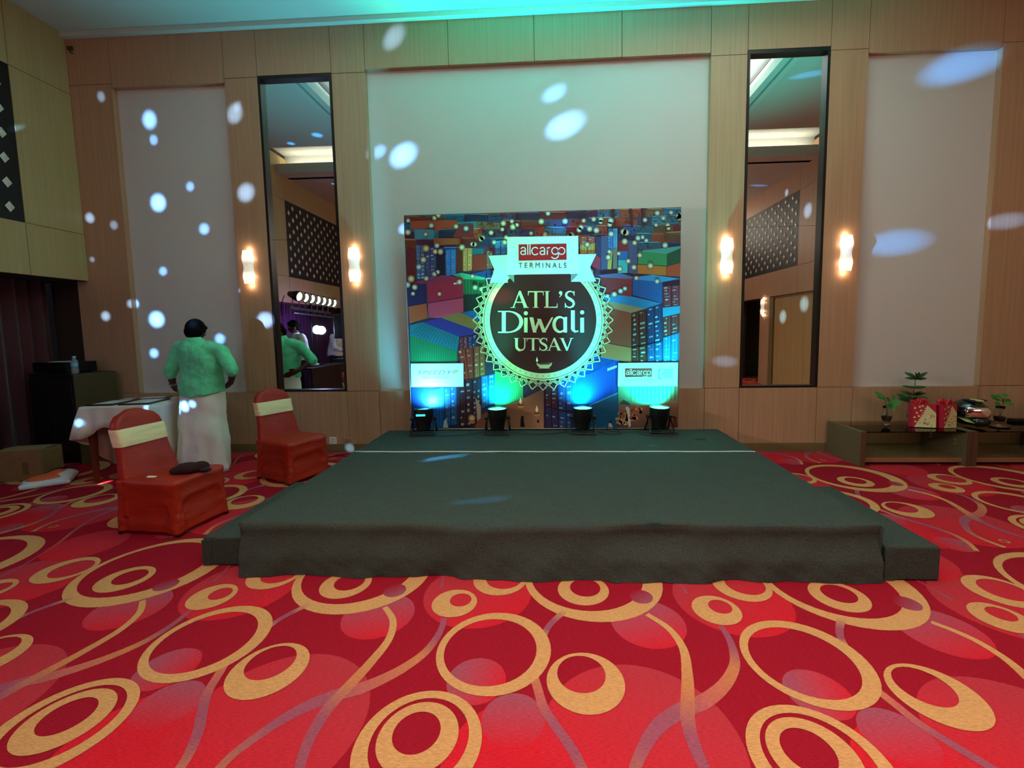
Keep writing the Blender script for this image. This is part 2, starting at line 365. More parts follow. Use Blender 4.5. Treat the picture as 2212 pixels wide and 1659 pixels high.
# ---- back wall: backing, laminate panels, recessed plaster fields
wb = MB().box(-5.9, 5.9, .10, .30, 0, 5.2).build('wall_back', 'backing'); tag(wb, kind='structure')
ZB = .724
A_, B_, C_, D_, E_ = 1.865, 2.247, 3.092, 3.474, 4.796
openings = [(-E_, -D_, 4.215, 'p'), (-C_, -B_, 4.27, 'm'), (-A_, A_, 4.29, 'p'), (B_, C_, 4.30, 'm'), (D_, E_, 4.215, 'p')]
G = .0025
def panel(x0, x1, z0, z1, m='laminate', name='panel', y1=.10, y0=0.):
    return MB().box(x0+G, x1-G, y0, y1, z0+G, z1-G).build(name, m, wb, bevel=.0015)
cols = [-5.45, -E_, -D_, -C_, -B_, -A_, -.934, 0., .934, A_, B_, C_, D_, E_, 5.45]
for i in range(len(cols)-1):
    x0, x1 = cols[i], cols[i+1]; xm_ = (x0+x1)/2
    op = [o for o in openings if o[0] < xm_ < o[1]]
    panel(x0, x1, 0.0, ZB)
    if op: panel(x0, x1, op[0][2], 5.1)
    else:
        zt = 4.26
        panel(x0, x1, ZB, zt); panel(x0, x1, zt, 5.1)
for (x0, x1, zt, k) in openings:
    if k == 'p': panel(x0-.02, x1+.02, ZB-.02, zt+.02, 'plaster', 'plaster_panel', .12, .062)
bb = MB().box(-5.3, 5.3, -.018, -.001, 0, .10).build('baseboard_back', 'baseboard', bevel=.004); tag(bb, kind='structure')
tr = MB().box(XL, XR, -.06, -.001, ZC-.055, ZC-.001).build('trim_1', 'ceiling_white', bevel=.004); tag(tr, kind='structure')
# ---- mirrors
def mirror(x0, x1, zt, label):
    t = empty('wall_mirror', ((x0+x1)/2, .05, ZB)); tag(t, label, 'mirror', 'tall wall mirrors'); o = t.location
    f = MB(); w_ = .028
    f.box(x0+.003, x0+w_, .0, .09, ZB, zt); f.box(x1-w_, x1-.003, .0, .09, ZB, zt); f.box(x0+w_, x1-w_, .0, .09, zt-w_-.01, zt-.003); f.box(x0+w_, x1-w_, .0, .09, ZB+.003, ZB+w_*.8)
    f.box(x0+.003, x1-.003, .085, .095, ZB, zt)
    f.build('frame', 'dark_frame', t, off=o)
    for (z0, z1) in ((ZB+w_*.8, 2.489), (2.492, zt-w_-.01)):
        MB().box(x0+w_, x1-w_, .05, .056, z0, z1).build('pane', 'mirror', t, off=o)
mirror(-C_, -B_, 4.27, 'tall black framed mirror on the wall, reflecting the man and the light bar')
mirror(B_, C_, 4.30, 'tall black framed mirror on the wall, reflecting a lit doorway and bright coffer')
# ---- side and rear walls
wl = MB().box(XL-.2, XL-.03, YB, .1, 2.06, 5.2).build('wall_left', 'backing'); tag(wl, kind='structure')
MB().box(XL-1.2, XL-1., YB, .1, 0, 2.3).box(XL-1., XL-.2, YB, .1, 2.06, 2.3).build('return', 'backing', wl)
def lpanel(y0, y1, z0, z1): MB().box(XL-.03, XL, y0+G, y1-G, z0+G, z1-G).build('panel', 'left_laminate', wl, bevel=.0015)
LAT_L = [(-2.95, -.58), (-6.40, -3.96), (-9.8, -7.4)]
ed = [0., -.58, -2.95, -3.96, -6.40, -7.4, -9.8, YB]
for i in range(len(ed)-1):
    y1, y0 = ed[i], ed[i+1]; lpanel(y0, y1, 2.06, 2.60)
    if i % 2 == 0: lpanel(y0, y1, 2.60, 4.16)
    lpanel(y0, y1, 4.16, 5.0)
wr = MB().box(XR+.03, XR+.2, YB, -7.3, 0, 5.2).box(XR+.03, XR+.2, -6.1, .1, 0, 5.2).box(XR+.03, XR+.2, -7.3, -6.1, 2.08, 5.2).build('wall_right', 'backing'); tag(wr, kind='structure')
def rpanel(y0, y1, z0, z1, m='laminate'): return MB().box(XR, XR+.03, y0+G, y1-G, z0+G, z1-G).build('panel', m, wr, bevel=.0015)
er = [0., -1.2, -2.4, -3.62, -3.90, -4.49, -7.10, -8.6, YB]
for i in range(len(er)-1):
    y1, y0 = er[i], er[i+1]
    rpanel(y0, y1, 2.10, 2.67)
    if i not in (3, 5): rpanel(y0, y1, 2.67, 4.2)
    rpanel(y0, y1, 4.2, 5.0)
for y0, y1 in ((-1.2, 0), (-2.4, -1.2), (-3.6, -2.4), (-6.09, -5.62), (YB, -7.3)): rpanel(y0, y1, 0, 2.10)
for k, (y0, y1) in enumerate(((-4.16, -3.6), (-5.40, -4.16))):
    MB().box(XR+.01, XR+.04, y0+.004, y1-.004, 0.02, 2.06).build('door_leaf', 'door_wood', wr, bevel=.003)
MB().box(XR-.01, XR+.035, -5.60, -5.42, 0, 2.08).box(XR-.01, XR+.03, -5.4, -3.6, 2.06, 2.085).build('door_jamb', 'baseboard', wr)
MB().box(XR+.9, XR+1.0, -7.9, -5.5, 0, 2.2).box(XR+.2, XR+1., -5.6, -5.5, 0, 2.2).box(XR+.2, XR+1., -7.9, -7.8, 0, 2.2).box(XR+.2, XR+1., -7.9, -5.5, 2.1, 2.2).box(XR+.2, XR+1., -7.9, -5.5, -.02, 0).build('recess', 'cabinet_brown', wr)
wre = MB().box(-6.3, 6.4, YB-.2, YB, 0, 5.2).build('wall_rear', 'laminate'); tag(wre, kind='structure')
MB().box(XR+.031, XR+.034, -3.90, -3.62, 2.67, 4.2).build('red_panel', 'curtain_red', wr)
# ---- ceiling with trough and coffer
c = MB()
ci0, ci1, cy0, cy1 = -3.3, 3.3, -2.62, -.62
for (x0, x1, y0, y1) in ((-6, ci0, -3.04, .1), (ci1, 6, -3.04, .1), (ci0, ci1, cy1, .1), (ci0, ci1, -3.04, cy0)):
    c.box(x0, x1, y0, y1, ZC, ZC+.12)
c.box(-6.3, 6.4, YB-.2, -3.74, ZC2, ZC2+.12)
c.box(-6, 6, -4.6, .1, 5.08, 5.2)
c.box(-6, 6, -4.2, -4.1, ZC2, 5.1)
ce = c.build('ceiling', 'ceiling_white'); tag(ce, kind='structure')
def lip(name, *bxs):
    m_ = MB()
    for b_ in bxs: m_.box(*b_)
    return m_.build(name, 'ceiling_white', ce, bevel=.004)
lip('cove_lip', (-5.3, 5.3, -3.78, -3.72, ZC2-.03, ZC2+.15))
lip('coffer_border', (ci0-.02, ci0+.06, cy0-.02, cy1+.02, ZC-.05, ZC+.14), (ci0+.10, ci0+.20, cy0-.02, cy1+.02, ZC-.05, ZC+.14), (ci0-.02, ci0+.2, cy0-.02, cy1+.02, ZC+.12, ZC+.14))
lip('coffer_border', (ci1-.06, ci1+.02, cy0-.02, cy1+.02, ZC-.05, ZC+.14), (ci1-.20, ci1-.10, cy0-.02, cy1+.02, ZC-.05, ZC+.14), (ci1-.2, ci1+.02, cy0-.02, cy1+.02, ZC+.12, ZC+.14))
lip('coffer_border', (ci0, ci1, cy0-.02, cy0+.06, ZC-.05, ZC+.14)); lip('coffer_border', (ci0, ci1, cy1-.06, cy1+.02, ZC-.05, ZC+.14))
for s_ in (-1, 1): MB().box(s_*3.22-.02, s_*3.22+.02, cy0, cy1, ZC+.02, ZC+.03).build('air_slot', 'dark_frame', ce)
# ---- lattice screens high on the side walls
def lattice(x, y0, y1, face, label, z0=2.60, z1=4.16):
    t = empty('lattice_screen', (x, (y0+y1)/2, z0)); tag(t, label, 'screen', 'black diamond lattice screens'); o = t.location
    MB().box(x-.012, x+.012, y0, y1, z0, z1).build('screen_panel', 'lattice_black', t, off=o)
    r_ = (.042, .055); d = MB(); e = .006*face
    d.add([(e, -r_[0], 0), (e, 0, -r_[1]), (e, r_[0], 0), (e, 0, r_[1]), (e*2.2, 0, 0)], [(0, 1, 4), (1, 2, 4), (2, 3, 4), (3, 0, 4)])
    src = d.build('diamond', 'lattice_pale', t); first = True
    n = int((y1-y0)/.145); k = 0
    for i in range(n):
        for j in range(6):
            yy = y1-.12-i*.145; zz = z0+.13+j*.24+(.12 if i % 2 else 0)
            if yy < y0+.05 or zz > z1-.06: continue
            loc = (x+.012*face-o[0], yy-o[1], zz-o[2])
            if first: src.location = loc; first = False
            else: share(src, t, loc)
lattice(XL-.018, *LAT_L[0], 1, 'black lattice screen with pale diamonds, high on the near end of the left wall')
lattice(XL-.018, *LAT_L[1], 1, 'black lattice screen with pale diamonds, seen in the mirror above the light bar')
lattice(XR+.018, -7.10, -4.49, -1, 'black lattice screen with pale diamonds, seen in the mirror above the doorway', 2.67, 4.2)
# ---- curtains along the left wall
def curtain(y0, y1, m, label, x=XL-.52, z1=2.28, amp=.045, n=None):
    L_ = y1-y0; n = n or int(L_/.13); N = n*10; bot = []; top = []
    for i in range(N+1):
        t = i/N; a = amp*(1+.4*math.sin(t*17+y0)); ph = 2*PI*n*t+.6*math.sin(t*23)
        top.append((x+a*.6*math.sin(ph), y0+L_*t, z1)); bot.append((x+a*math.sin(ph)+.02*math.sin(t*9), y0+L_*t+.012*math.cos(ph), .012))
    mid = [tuple((p+q)/2 for p, q in zip(a_, b_)) for a_, b_ in zip(bot, top)]
    v = bot+mid+top; W_ = N+1; f = []
    for r in range(2):
        for i in range(N): f.append((r*W_+i, r*W_+i+1, (r+1)*W_+i+1, (r+1)*W_+i))
    o = MB().add(v, f).build('curtain', m, smooth=True); s_ = o.modifiers.new('thick', 'SOLIDIFY'); s_.thickness = .004
    return tag(o, label, 'curtain', 'long curtains of the left wall')
curtain(-1.5, -.02, 'curtain', 'dark maroon pleated curtain behind the black cabinet')
curtain(-3.3, -1.52, 'curtain', 'dark maroon pleated curtain beside the light bar, reflected behind the men')
curtain(-5.2, -3.32, 'curtain_purple', 'purple lit pleated curtain behind the light bar in the mirror')
curtain(-7.6, -5.22, 'curtain_purple', 'purple pleated curtain behind the disc jockey in the mirror')
#PART2
# ================================================================== STAGE
SX0, SX1, SY0, SY1, SZ = -1.695, 1.945, -.165, -2.62, .30
st = empty('stage_platform', (.12, -1.4, 0)); tag(st, 'low wide stage platform covered in dark grey felt carpet before the backdrop', 'stage'); so = st.location
MB().box(SX0+.02, SX1-.02, SY1+.10, SY0-.005, 0.01, SZ-.012).build('platform_body', 'black_plastic', st, off=so)
def nz(x, y=0., s=1.):
    return math.sin(x*s*2.1+1.3*math.sin(y*s*1.7+.5))*.5+math.sin(x*s*5.3+y*s*3.1+2.)*.3+math.sin(x*s*11.7-y*s*7.9)*.2
def draped(x0, x1, yb, yf, zt, rad, front, name, parent, off, sway=0.03, nx=220, m='stage_cloth', skew=.018):
    """carpet sheet: flat on top, rolls over the front edge and hangs to the floor"""
    prof = []                                   # (y, z) from the back to the front hem
    ny = 26
    for i in range(ny): prof.append((yb+(yf+rad-yb)*i/(ny-1), zt, 0.))
    if front:
        for i in range(1, 9):
            a = PI/2*i/8; prof.append((yf+rad-rad*math.sin(a), zt-rad+rad*math.cos(a), .2*i/8))
        for i in range(1, 13): prof.append((yf, (zt-rad)*(1-i/12)+.004, .2+.8*i/12))
    v = []; W_ = nx+1
    for (y, z, h) in prof:
        for i in range(nx+1):
            t = i/nx; x = x0+(x1-x0)*t
            # folds of the hanging front: a soft horizontal sag plus a few gathers
            dy = .085*math.sin(PI*min(1, h*1.5))*(.55+.6*nz(x*.8, 3., 1.))*(1-h)-h*h*sway*(.7+nz(x, 0, 1.3))+.012*h*nz(x*3.1, h*2.5, 1.2)
            for gx, gs in ((-1.05, .05), (-.45, .04), (.42, .035), (.95, .05), (1.25, .06)):
                dy -= h*.016*math.exp(-((x-gx-.06*h)/gs)**2)
            dz = .004*nz(x*1.3, y*2.1, 1.4)+.0035*nz(y*3, x, 2.2)+.003*nz(x*2+y*3, y-x, 3.) if h == 0 else 0
            ins = skew*h*(1-2*t)*1.0
            v.append((x+ins, y+dy, max(z+dz, .004)))
    f = [(r*W_+i, r*W_+i+1, (r+1)*W_+i+1, (r+1)*W_+i) for r in range(len(prof)-1) for i in range(nx)]
    return MB().add(v, f).build(name, m, parent, smooth=True, off=off)
draped(SX0, SX1, -1.085, SY1, SZ, .045, True, 'carpet_sheet', st, so)
draped(SX0, SX1, SY0, -1.078, SZ-.006, .0, False, 'carpet_sheet', st, so, nx=60)
for x, s_ in ((SX0, 1), (SX1, -1)):             # side skirts hanging to the floor
    v = []; n = 60
    for k, z in enumerate((SZ-.003, SZ-.02, .15, .005)):
        for i in range(n+1):
            y = SY0+(SY1+.02-SY0)*i/n; h = (0, .3, .7, 1)[k]
            v.append((x+s_*(.012*h+.012*h*nz(y, 0, 2.2)), y, z))
    f = [(r*(n+1)+i, r*(n+1)+i+1, (r+1)*(n+1)+i+1, (r+1)*(n+1)+i) for r in range(3) for i in range(n)]
    MB().add(v, f).build('side_skirt', 'stage_cloth', st, smooth=True, off=so)
MB().tube([(SX0+.01+(SX1-SX0-.02)*i/40, -1.082-.012*(i/40)+.006*nz(i*.4), SZ+.003) for i in range(41)], .0055, 6).build('seam_thread', 'white_thread', st, off=so)
def step(x0, x1, yf, yb, h, label):
    t = empty('stage_step', ((x0+x1)/2, (yf+yb)/2, 0)); tag(t, label, 'step', 'carpeted steps beside the stage')
    o = t.location
    b_ = MB().box(x0, x1, yf, yb, .002, h).build('step_block', 'stage_cloth', t, bevel=.012, off=o)
    MB().box(x0-.004, x0+.05, yf-.004, yf+.001, .004, h-.02).build('carpet_flap', 'stage_cloth', t, off=o)
step(-1.985, -1.70, -2.53, -1.55, .182, 'low dark carpeted step at the left side of the stage')
step(1.955, 2.245, -2.60, -1.66, .197, 'low dark carpeted step at the right side of the stage')

# ================================================================== PRINTED BACKDROP
H8 = [0.00160348, -2.18426e-05, -1.49238, -1.51383e-06, -0.00163706, 2.84194, 1.66171e-05, -2.83728e-05]
def art(u, v):                                   # artwork units -> metres on the board
    w_ = H8[6]*u+H8[7]*v+1
    return ((H8[0]*u+H8[1]*v+H8[2])/w_, (H8[3]*u+H8[4]*v+H8[5])/w_)
BYF = -.17
bd = empty('photo_backdrop', (.045, BYF+.02, SZ)); tag(bd, 'large printed festival backdrop board with shipping containers standing at the stage back', 'backdrop'); bo = bd.location
bx0, bx1, bz0, bz1 = -1.44, 1.532, SZ+.012, 2.672
MB().box(bx0, bx1, BYF, BYF+.035, bz0, bz1).build('board', 'board', bd, off=bo)
MB().box(bx0, bx1, BYF-.006, BYF+.03, SZ+.006, bz0).build('bottom_rail', 'board', bd, off=bo)
class Art:
    def __init__(s, k0=0): s.m = MB(); s.k = k0
    def poly(s, pts, col, up=1):
        s.k += up; y = BYF-.0006-s.k*4e-5; q = []
        for (u, v) in pts:
            x, z = art(u, v); q.append((min(max(x, bx0+.004), bx1-.004), y, min(max(z, bz0+.002), bz1-.004)))
        c = col if isinstance(col[0], (tuple, list)) else [col]*len(pts)
        c = [S(t) if max(t) > 1.5 else t for t in c]
        s.m.add(q, [tuple(range(len(q)))], c)
    def quadstripes(s, q, n, col, w=.35, v0=0., v1=1.):
        """n light or dark ribs inside quad q (tl, tr, br, bl)"""
        s.k += 1; tl, tr, br, bl = [np.array(p, float) for p in q]
        for i in range(n):
            a, b_ = (i+.5-w/2)/n, (i+.5+w/2)/n
            T = lambda t: tl+(tr-tl)*t
            B = lambda t: bl+(br-bl)*t
            p = [T(a)*(1-v0)+B(a)*v0, T(b_)*(1-v0)+B(b_)*v0, T(b_)*(1-v1)+B(b_)*v1, T(a)*(1-v1)+B(a)*v1]
            s.poly(p, col, 0)
    def dot(s, u, v, r, col, n=14, up=0):
        s.poly([(u+r*math.cos(2*PI*k/n), v+r*math.sin(2*PI*k/n)) for k in range(n)], col, up)
    def stroke(s, pts, w, col, up=1, closed=False):
        pts = [np.array(p, float) for p in pts]; L_ = []; R_ = []
        n = len(pts)
        for i, p in enumerate(pts):
            d = pts[min(i+1, n-1)]-pts[max(i-1, 0)]
            if closed: d = pts[(i+1) % n]-pts[i-1]
            d = d/(np.hypot(*d)+1e-9); nn = np.array([-d[1], d[0]]); ww = w[i] if isinstance(w, (list, tuple)) else w
            L_.append(p+nn*ww/2); R_.append(p-nn*ww/2)
        s.k += up
        for i in range(n if closed else n-1):
            j = (i+1) % n; s.poly([L_[i], L_[j], R_[j], R_[i]], col, 0)
    def side(s, q, col, n=0, dark=.62, w=.4):
        s.poly(q, col)
        if n: s.quadstripes(q, n, tuple(c*dark for c in (S(col) if max(col) > 1.5 else col)), w)
    def doors(s, q, col, rows=9, mark=(150, 175, 190)):
        """container end: two leaves, locking bars and rows of marks"""
        s.poly(q, col); tl, tr, br, bl = [np.array(p, float) for p in q]
        F = lambda a, b_: (tl*(1-a)+tr*a)*(1-b_)+(bl*(1-a)+br*a)*b_
        dk = tuple(c*.45 for c in S(col))
        s.k += 1
        s.poly([F(.47, 0), F(.53, 0), F(.53, 1), F(.47, 1)], dk, 0); s.poly([F(0, 0), F(.03, 0), F(.03, 1), F(0, 1)], dk, 0); s.poly([F(.0, .97), F(1, .97), F(1, 1), F(0, 1)], dk, 0)
        for a in (.2, .38, .64, .82): s.poly([F(a, .03), F(a+.03, .03), F(a+.03, .96), F(a, .96)], tuple(c*1.9+.01 for c in S(col)), 0)
        s.k += 1; rr = random.Random(int(tl[0]*7+tl[1]))
        for i in range(rows):
            for a0, a1 in ((.06, .36), (.55, .92)):
                if rr.random() < .75:
                    b0 = (i+.25+.2*rr.random())/rows; b1 = b0+.28/rows*(.6+rr.random()); x0 = a0+rr.random()*.1; x1 = x0+(a1-a0)*(.3+.6*rr.random())
                    k_ = .35+.65*rr.random(); s.poly([F(x0, b0), F(min(x1, .95), b0), F(min(x1, .95), b1), F(x0, b1)], tuple(k_*c for c in S(mark)), 0)
A = Art()
FULL = [(30, 90), (1935, 40), (1935, 1570), (30, 1570)]
A.poly(FULL, [(52, 50, 84), (52, 50, 84), (60, 44, 60), (46, 44, 70)])
rr = random.Random(11)
PAL = [(122, 46, 50), (150, 74, 50), (44, 70, 122), (52, 110, 128), (96, 44, 70), (60, 60, 96), (138, 60, 44), (40, 92, 120), (110, 80, 62), (70, 44, 64), (46, 52, 80)]
yy = 70
for row, hgt in enumerate((46, 50, 54, 58, 62, 66, 72)):      # the far stacks
    u = 30; A.k += 1
    while u < 1940:
        w_ = rr.uniform(60, 190); c_ = rr.choice(PAL); sk = rr.uniform(-8, 8); dv = -u*.026
        q = [(u, yy+dv), (u+w_, yy+dv+sk), (u+w_, yy+hgt+dv+sk), (u, yy+hgt+dv)]
        A.poly(q, c_, 0)
        top = tuple(min(255, int(c*1.3+16)) for c in c_)
        if rr.random() < .5: A.poly([(u, yy+dv+3), (u+w_, yy+dv+sk+3), (u+w_*.9, yy+dv+sk-9), (u+w_*.15, yy+dv-9)], top, 0)
        if rr.random() < .6:
            n_ = int(w_/9)
            for i in range(n_):
                a = u+w_*(i+.3)/n_; A.poly([(a, q[0][1]+6), (a+3, q[0][1]+6), (a+3, q[3][1]-5), (a, q[3][1]-5)], tuple(int(c*.7) for c in c_), 0)
        else:
            for i in range(int(w_/14)):
                a = u+6+rr.random()*(w_-20); b_ = q[0][1]+6+rr.random()*(hgt-18); A.poly([(a, b_), (a+8, b_), (a+8, b_+5), (a, b_+5)], tuple(min(255, c+70) for c in c_), 0)
        u += w_+2
    yy += hgt
A.k += 2
# left group
A.side([(55, 325), (118, 330), (120, 575), (62, 575)], (112, 34, 38), 6); A.doors([(120, 310), (180, 312), (182, 545), (126, 550)], (70, 84, 120)); A.doors([(182, 330), (250, 320), (250, 540), (184, 545)], (58, 62, 104))
A.side([(255, 335), (318, 345), (320, 525), (258, 520)], (26, 26, 48)); A.doors([(320, 345), (390, 340), (390, 515), (322, 525)], (38, 104, 176), 12)
A.side([(392, 330), (436, 335), (438, 490), (395, 485)], (92, 42, 30)); A.doors([(436, 330), (500, 332), (500, 490), (438, 490)], (176, 120, 72), 12, (220, 200, 160))
A.side([(502, 380), (598, 372), (600, 480), (504, 484)], (158, 46, 40), 9); A.doors([(598, 350), (640, 350), (640, 470), (600, 478)], (120, 76, 64))
A.poly([(110, 205), (240, 205), (242, 268), (112, 275)], (70, 120, 138)); A.poly([(80, 150), (400, 140), (405, 190), (90, 205)], (158, 66, 44)); A.poly([(240, 265), (420, 265), (420, 305), (242, 315)], (150, 78, 46)); A.poly([(400, 180), (510, 170), (512, 255), (372, 262)], (120, 40, 48))
A.doors([(650, 285), (735, 275), (735, 375), (652, 380)], (30, 110, 170), 8)
A.poly([(500, 505), (610, 478), (700, 520), (640, 560), (560, 545)], (30, 58, 120))
A.poly([(370, 512), (430, 498), (590, 532), (585, 548), (440, 542)], (58, 158, 126)); A.side([(440, 542), (585, 545), (585, 645), (442, 650)], (28, 100, 70), 7); A.poly([(442, 645), (585, 640), (560, 770), (445, 770)], (20, 40, 40))
A.poly([(90, 565), (300, 513), (440, 532), (195, 580)], (128, 46, 76)); A.side([(195, 578), (440, 534), (441, 662), (200, 702)], (158, 40, 68), 24, .8); A.side([(203, 706), (441, 668), (442, 762), (270, 805), (206, 800)], (186, 74, 104), 0)
A.quadstripes([(205, 706), (441, 668), (442, 762), (208, 800)], 24, (150, 54, 84), .4); A.poly([(375, 568), (420, 562), (420, 572), (376, 578)], (215, 200, 205))
A.side([(64, 592), (190, 570), (190, 702), (70, 726)], (26, 30, 66), 11, 2.2, .3); A.side([(70, 728), (190, 706), (202, 803), (78, 842)], (176, 84, 54), 12, .75)
A.poly([(430, 766), (520, 752), (560, 800), (545, 850)], (28, 88, 150)); A.poly([(288, 802), (420, 765), (550, 830), (540, 890), (480, 872)], (124, 108, 62)); A.poly([(165, 832), (288, 802), (535, 892), (520, 912), (414, 932)], (46, 50, 128))
A.poly([(80, 852), (165, 832), (414, 932), (400, 1028), (80, 922)], (24, 104, 120)); A.quadstripes([(80, 852), (165, 832), (414, 932), (400, 1028)], 1, (24, 104, 120), .1)
for i in range(15):
    t = i/15; a = np.array((85, 915))*(1-t)+np.array((398, 1020))*t; b_ = np.array((168, 836))*(1-t)+np.array((412, 934))*t; A.stroke([a, b_], 3, (14, 66, 80), 0)
A.k += 1
A.side([(80, 922), (400, 1030), (400, 1112), (86, 1112)], (24, 120, 78), 26, .55, .42)
A.doors([(415, 936), (470, 930), (472, 1008), (416, 1016)], (96, 32, 50), 7); A.doors([(472, 930), (535, 915), (530, 1000), (474, 1006)], (44, 44, 86), 7)
A.doors([(402, 1020), (505, 1000), (512, 1215), (442, 1228), (402, 1115)][:4], (124, 42, 34), 6, (200, 150, 110)); A.doors([(512, 1000), (585, 985), (590, 1195), (516, 1215)], (126, 72, 50), 6, (200, 170, 120))
A.doors([(410, 1240), (500, 1222), (505, 1540), (416, 1545)], (58, 28, 38), 7); A.doors([(505, 1220), (560, 1205), (562, 1480), (508, 1500)], (50, 34, 60), 8); A.doors([(562, 1200), (655, 1180), (655, 1385), (565, 1420)], (30, 92, 168), 6)
A.side([(92, 1270), (200, 1275), (205, 1545), (96, 1545)], (22, 60, 140), 9, .6); A.side([(205, 1300), (310, 1270), (310, 1545), (208, 1545)], (32, 100, 180), 5, .7); A.doors([(312, 1275), (395, 1260), (398, 1530), (316, 1545)], (34, 84, 140), 7)
A.side([(655, 1160), (845, 1222), (845, 1345), (655, 1420)], (64, 150, 104), 15, .72, .4); A.stroke([(640, 1430), (760, 1395), (850, 1345)], 6, (150, 130, 96))
# ground with lamps and figures
A.poly([(590, 1440), (660, 1420), (850, 1348), (985, 1280), (985, 1548), (520, 1548), (540, 1480)], [(96, 56, 48), (130, 84, 66), (150, 104, 80), (84, 70, 70), (182, 124, 92), (128, 70, 50), (120, 64, 48)])
def diya(u, v, k_):
    A.k += 1; A.poly([(u-24*k_, v), (u+24*k_, v), (u+14*k_, v+18*k_), (u-14*k_, v+18*k_)], (196, 148, 96), 0); A.poly([(u-20*k_, v-3*k_), (u+20*k_, v-3*k_), (u+17*k_, v+4*k_), (u-17*k_, v+4*k_)], (110, 60, 36), 0)
    A.poly([(u, v-52*k_), (u+10*k_, v-20*k_), (u, v-4*k_), (u-10*k_, v-20*k_)], (250, 236, 190), 0)
diya(828, 1392, 1.0); diya(938, 1448, 1.05); diya(440+60, 1500, .9)
A.poly([(832, 1470), (838, 1462), (848, 1468), (850, 1500), (858, 1540), (826, 1540), (828, 1495)], (36, 20, 28)); A.poly([(940, 1492), (954, 1492), (954, 1512), (940, 1512)], (30, 30, 60)); A.poly([(310, 1500), (325, 1485), (340, 1545), (305, 1545)], (190, 190, 190)); A.poly([(525, 1340), (560, 1400), (560, 1480), (535, 1500)], (170, 150, 130))
# lower middle stacks
A.doors([(990, 1270), (1075, 1240), (1080, 1425), (992, 1400)], (60, 34, 52), 6); A.doors([(1078, 1235), (1185, 1200), (1185, 1440), (1082, 1428)], (36, 52, 104), 6); A.doors([(992, 1405), (1080, 1430), (1082, 1548), (994, 1548)], (48, 40, 80), 4); A.doors([(1084, 1432), (1188, 1450), (1188, 1548), (1086, 1548)], (40, 60, 112), 4)
A.poly([(1185, 1200), (1340, 1060), (1497, 1092), (1300, 1182), (1190, 1235)], (26, 90, 186))
for i in range(14):
    t = i/14; a = np.array((1200, 1190))*(1-t)+np.array((1345, 1062))*t; b_ = np.array((1300, 1180))*(1-t)+np.array((1490, 1092))*t; A.stroke([a, b_], 4, (14, 56, 130), 0)
A.side([(1178, 1230), (1497, 1092), (1492, 1305), (1180, 1430)], (18, 74, 178), 30, .5, .45); A.side([(1300, 1392), (1492, 1312), (1492, 1545), (1300, 1548)], (30, 96, 140), 20, .6, .4); A.stroke([(1290, 1395), (1492, 1308)], 8, (60, 140, 180))
for i in range(6): A.poly([(1415+i*11, 1145-i*4), (1423+i*11, 1143-i*4), (1423+i*11, 1160-i*4), (1415+i*11, 1162-i*4)], (200, 215, 230), 0)
# right group
A.poly([(1370, 640), (1560, 654), (1782, 706), (1662, 748), (1400, 692)], (30, 112, 168)); A.poly([(1370, 690), (1450, 695), (1668, 742), (1578, 772), (1380, 730)], (138, 120, 92))
A.side([(1378, 722), (1576, 770), (1576, 1002), (1374, 965)], (140, 68, 54), 22, .74); A.side([(1374, 968), (1576, 1006), (1576, 1105), (1370, 1070)], (170, 112, 76), 20, .74); A.doors([(1578, 770), (1676, 742), (1678, 985), (1578, 1005)], (70, 32, 30), 7); A.doors([(1578, 1008), (1678, 988), (1680, 1106), (1578, 1106)], (84, 40, 36), 4)
A.doors([(1680, 738), (1782, 708), (1784, 960), (1682, 985)], (22, 44, 88), 8); A.doors([(1682, 988), (1784, 962), (1786, 1106), (1684, 1106)], (26, 66, 122), 5); A.doors([(1790, 800), (1900, 775), (1898, 905), (1790, 935)], (104, 40, 48), 5); A.doors([(1790, 938), (1898, 905), (1894, 1106), (1790, 1106)], (30, 92, 160), 7)
A.poly([(1788, 735), (1905, 722), (1905, 772), (1790, 798)], (40, 128, 180)); A.poly([(1350, 515), (1500, 500), (1590, 528), (1578, 545), (1370, 530)], (84, 82, 124)); A.side([(1365, 530), (1580, 540), (1580, 660), (1400, 640)], (132, 42, 48), 24, .75); A.poly([(1588, 530), (1720, 512), (1905, 540), (1765, 565), (1600, 552)], (44, 124, 184)); A.side([(1585, 542), (1784, 562), (1784, 704), (1585, 650)], (20, 84, 160), 18, .6); A.doors([(1788, 592), (1905, 582), (1905, 722), (1790, 735)], (112, 40, 60), 7)
A.poly([(1630, 352), (1912, 318), (1915, 335), (1815, 375)], (60, 136, 134)); A.side([(1622, 352), (1815, 372), (1815, 452), (1622, 440)], (40, 126, 84), 16, .85); A.poly([(1815, 372), (1915, 332), (1912, 432), (1815, 455)], (22, 66, 52)); A.side([(1618, 444), (1812, 456), (1812, 518), (1618, 505)], (182, 100, 44), 16, .85); A.side([(1814, 457), (1910, 432), (1906, 525), (1814, 520)], (172, 66, 44), 7, .85)
A.doors([(1228, 255), (1330, 255), (1330, 300), (1228, 312)], (144, 66, 52), 4); A.doors([(1228, 312), (1330, 300), (1330, 372), (1228, 372)], (166, 126, 56), 5); A.side([(1335, 258), (1372, 258), (1370, 480), (1338, 470)], (36, 46, 80)); A.side([(1372, 250), (1420, 246), (1420, 470), (1372, 480)], (72, 76, 112), 5); A.doors([(1420, 200), (1450, 200), (1450, 350), (1420, 360)], (40, 90, 150), 9); A.poly([(1420, 360), (1450, 350), (1440, 475), (1415, 475)], (180, 140, 70)); A.doors([(1452, 200), (1482, 198), (1482, 330), (1452, 340)], (54, 120, 160), 9); A.poly([(1452, 340), (1482, 330), (1480, 470), (1452, 474)], (110, 100, 90))
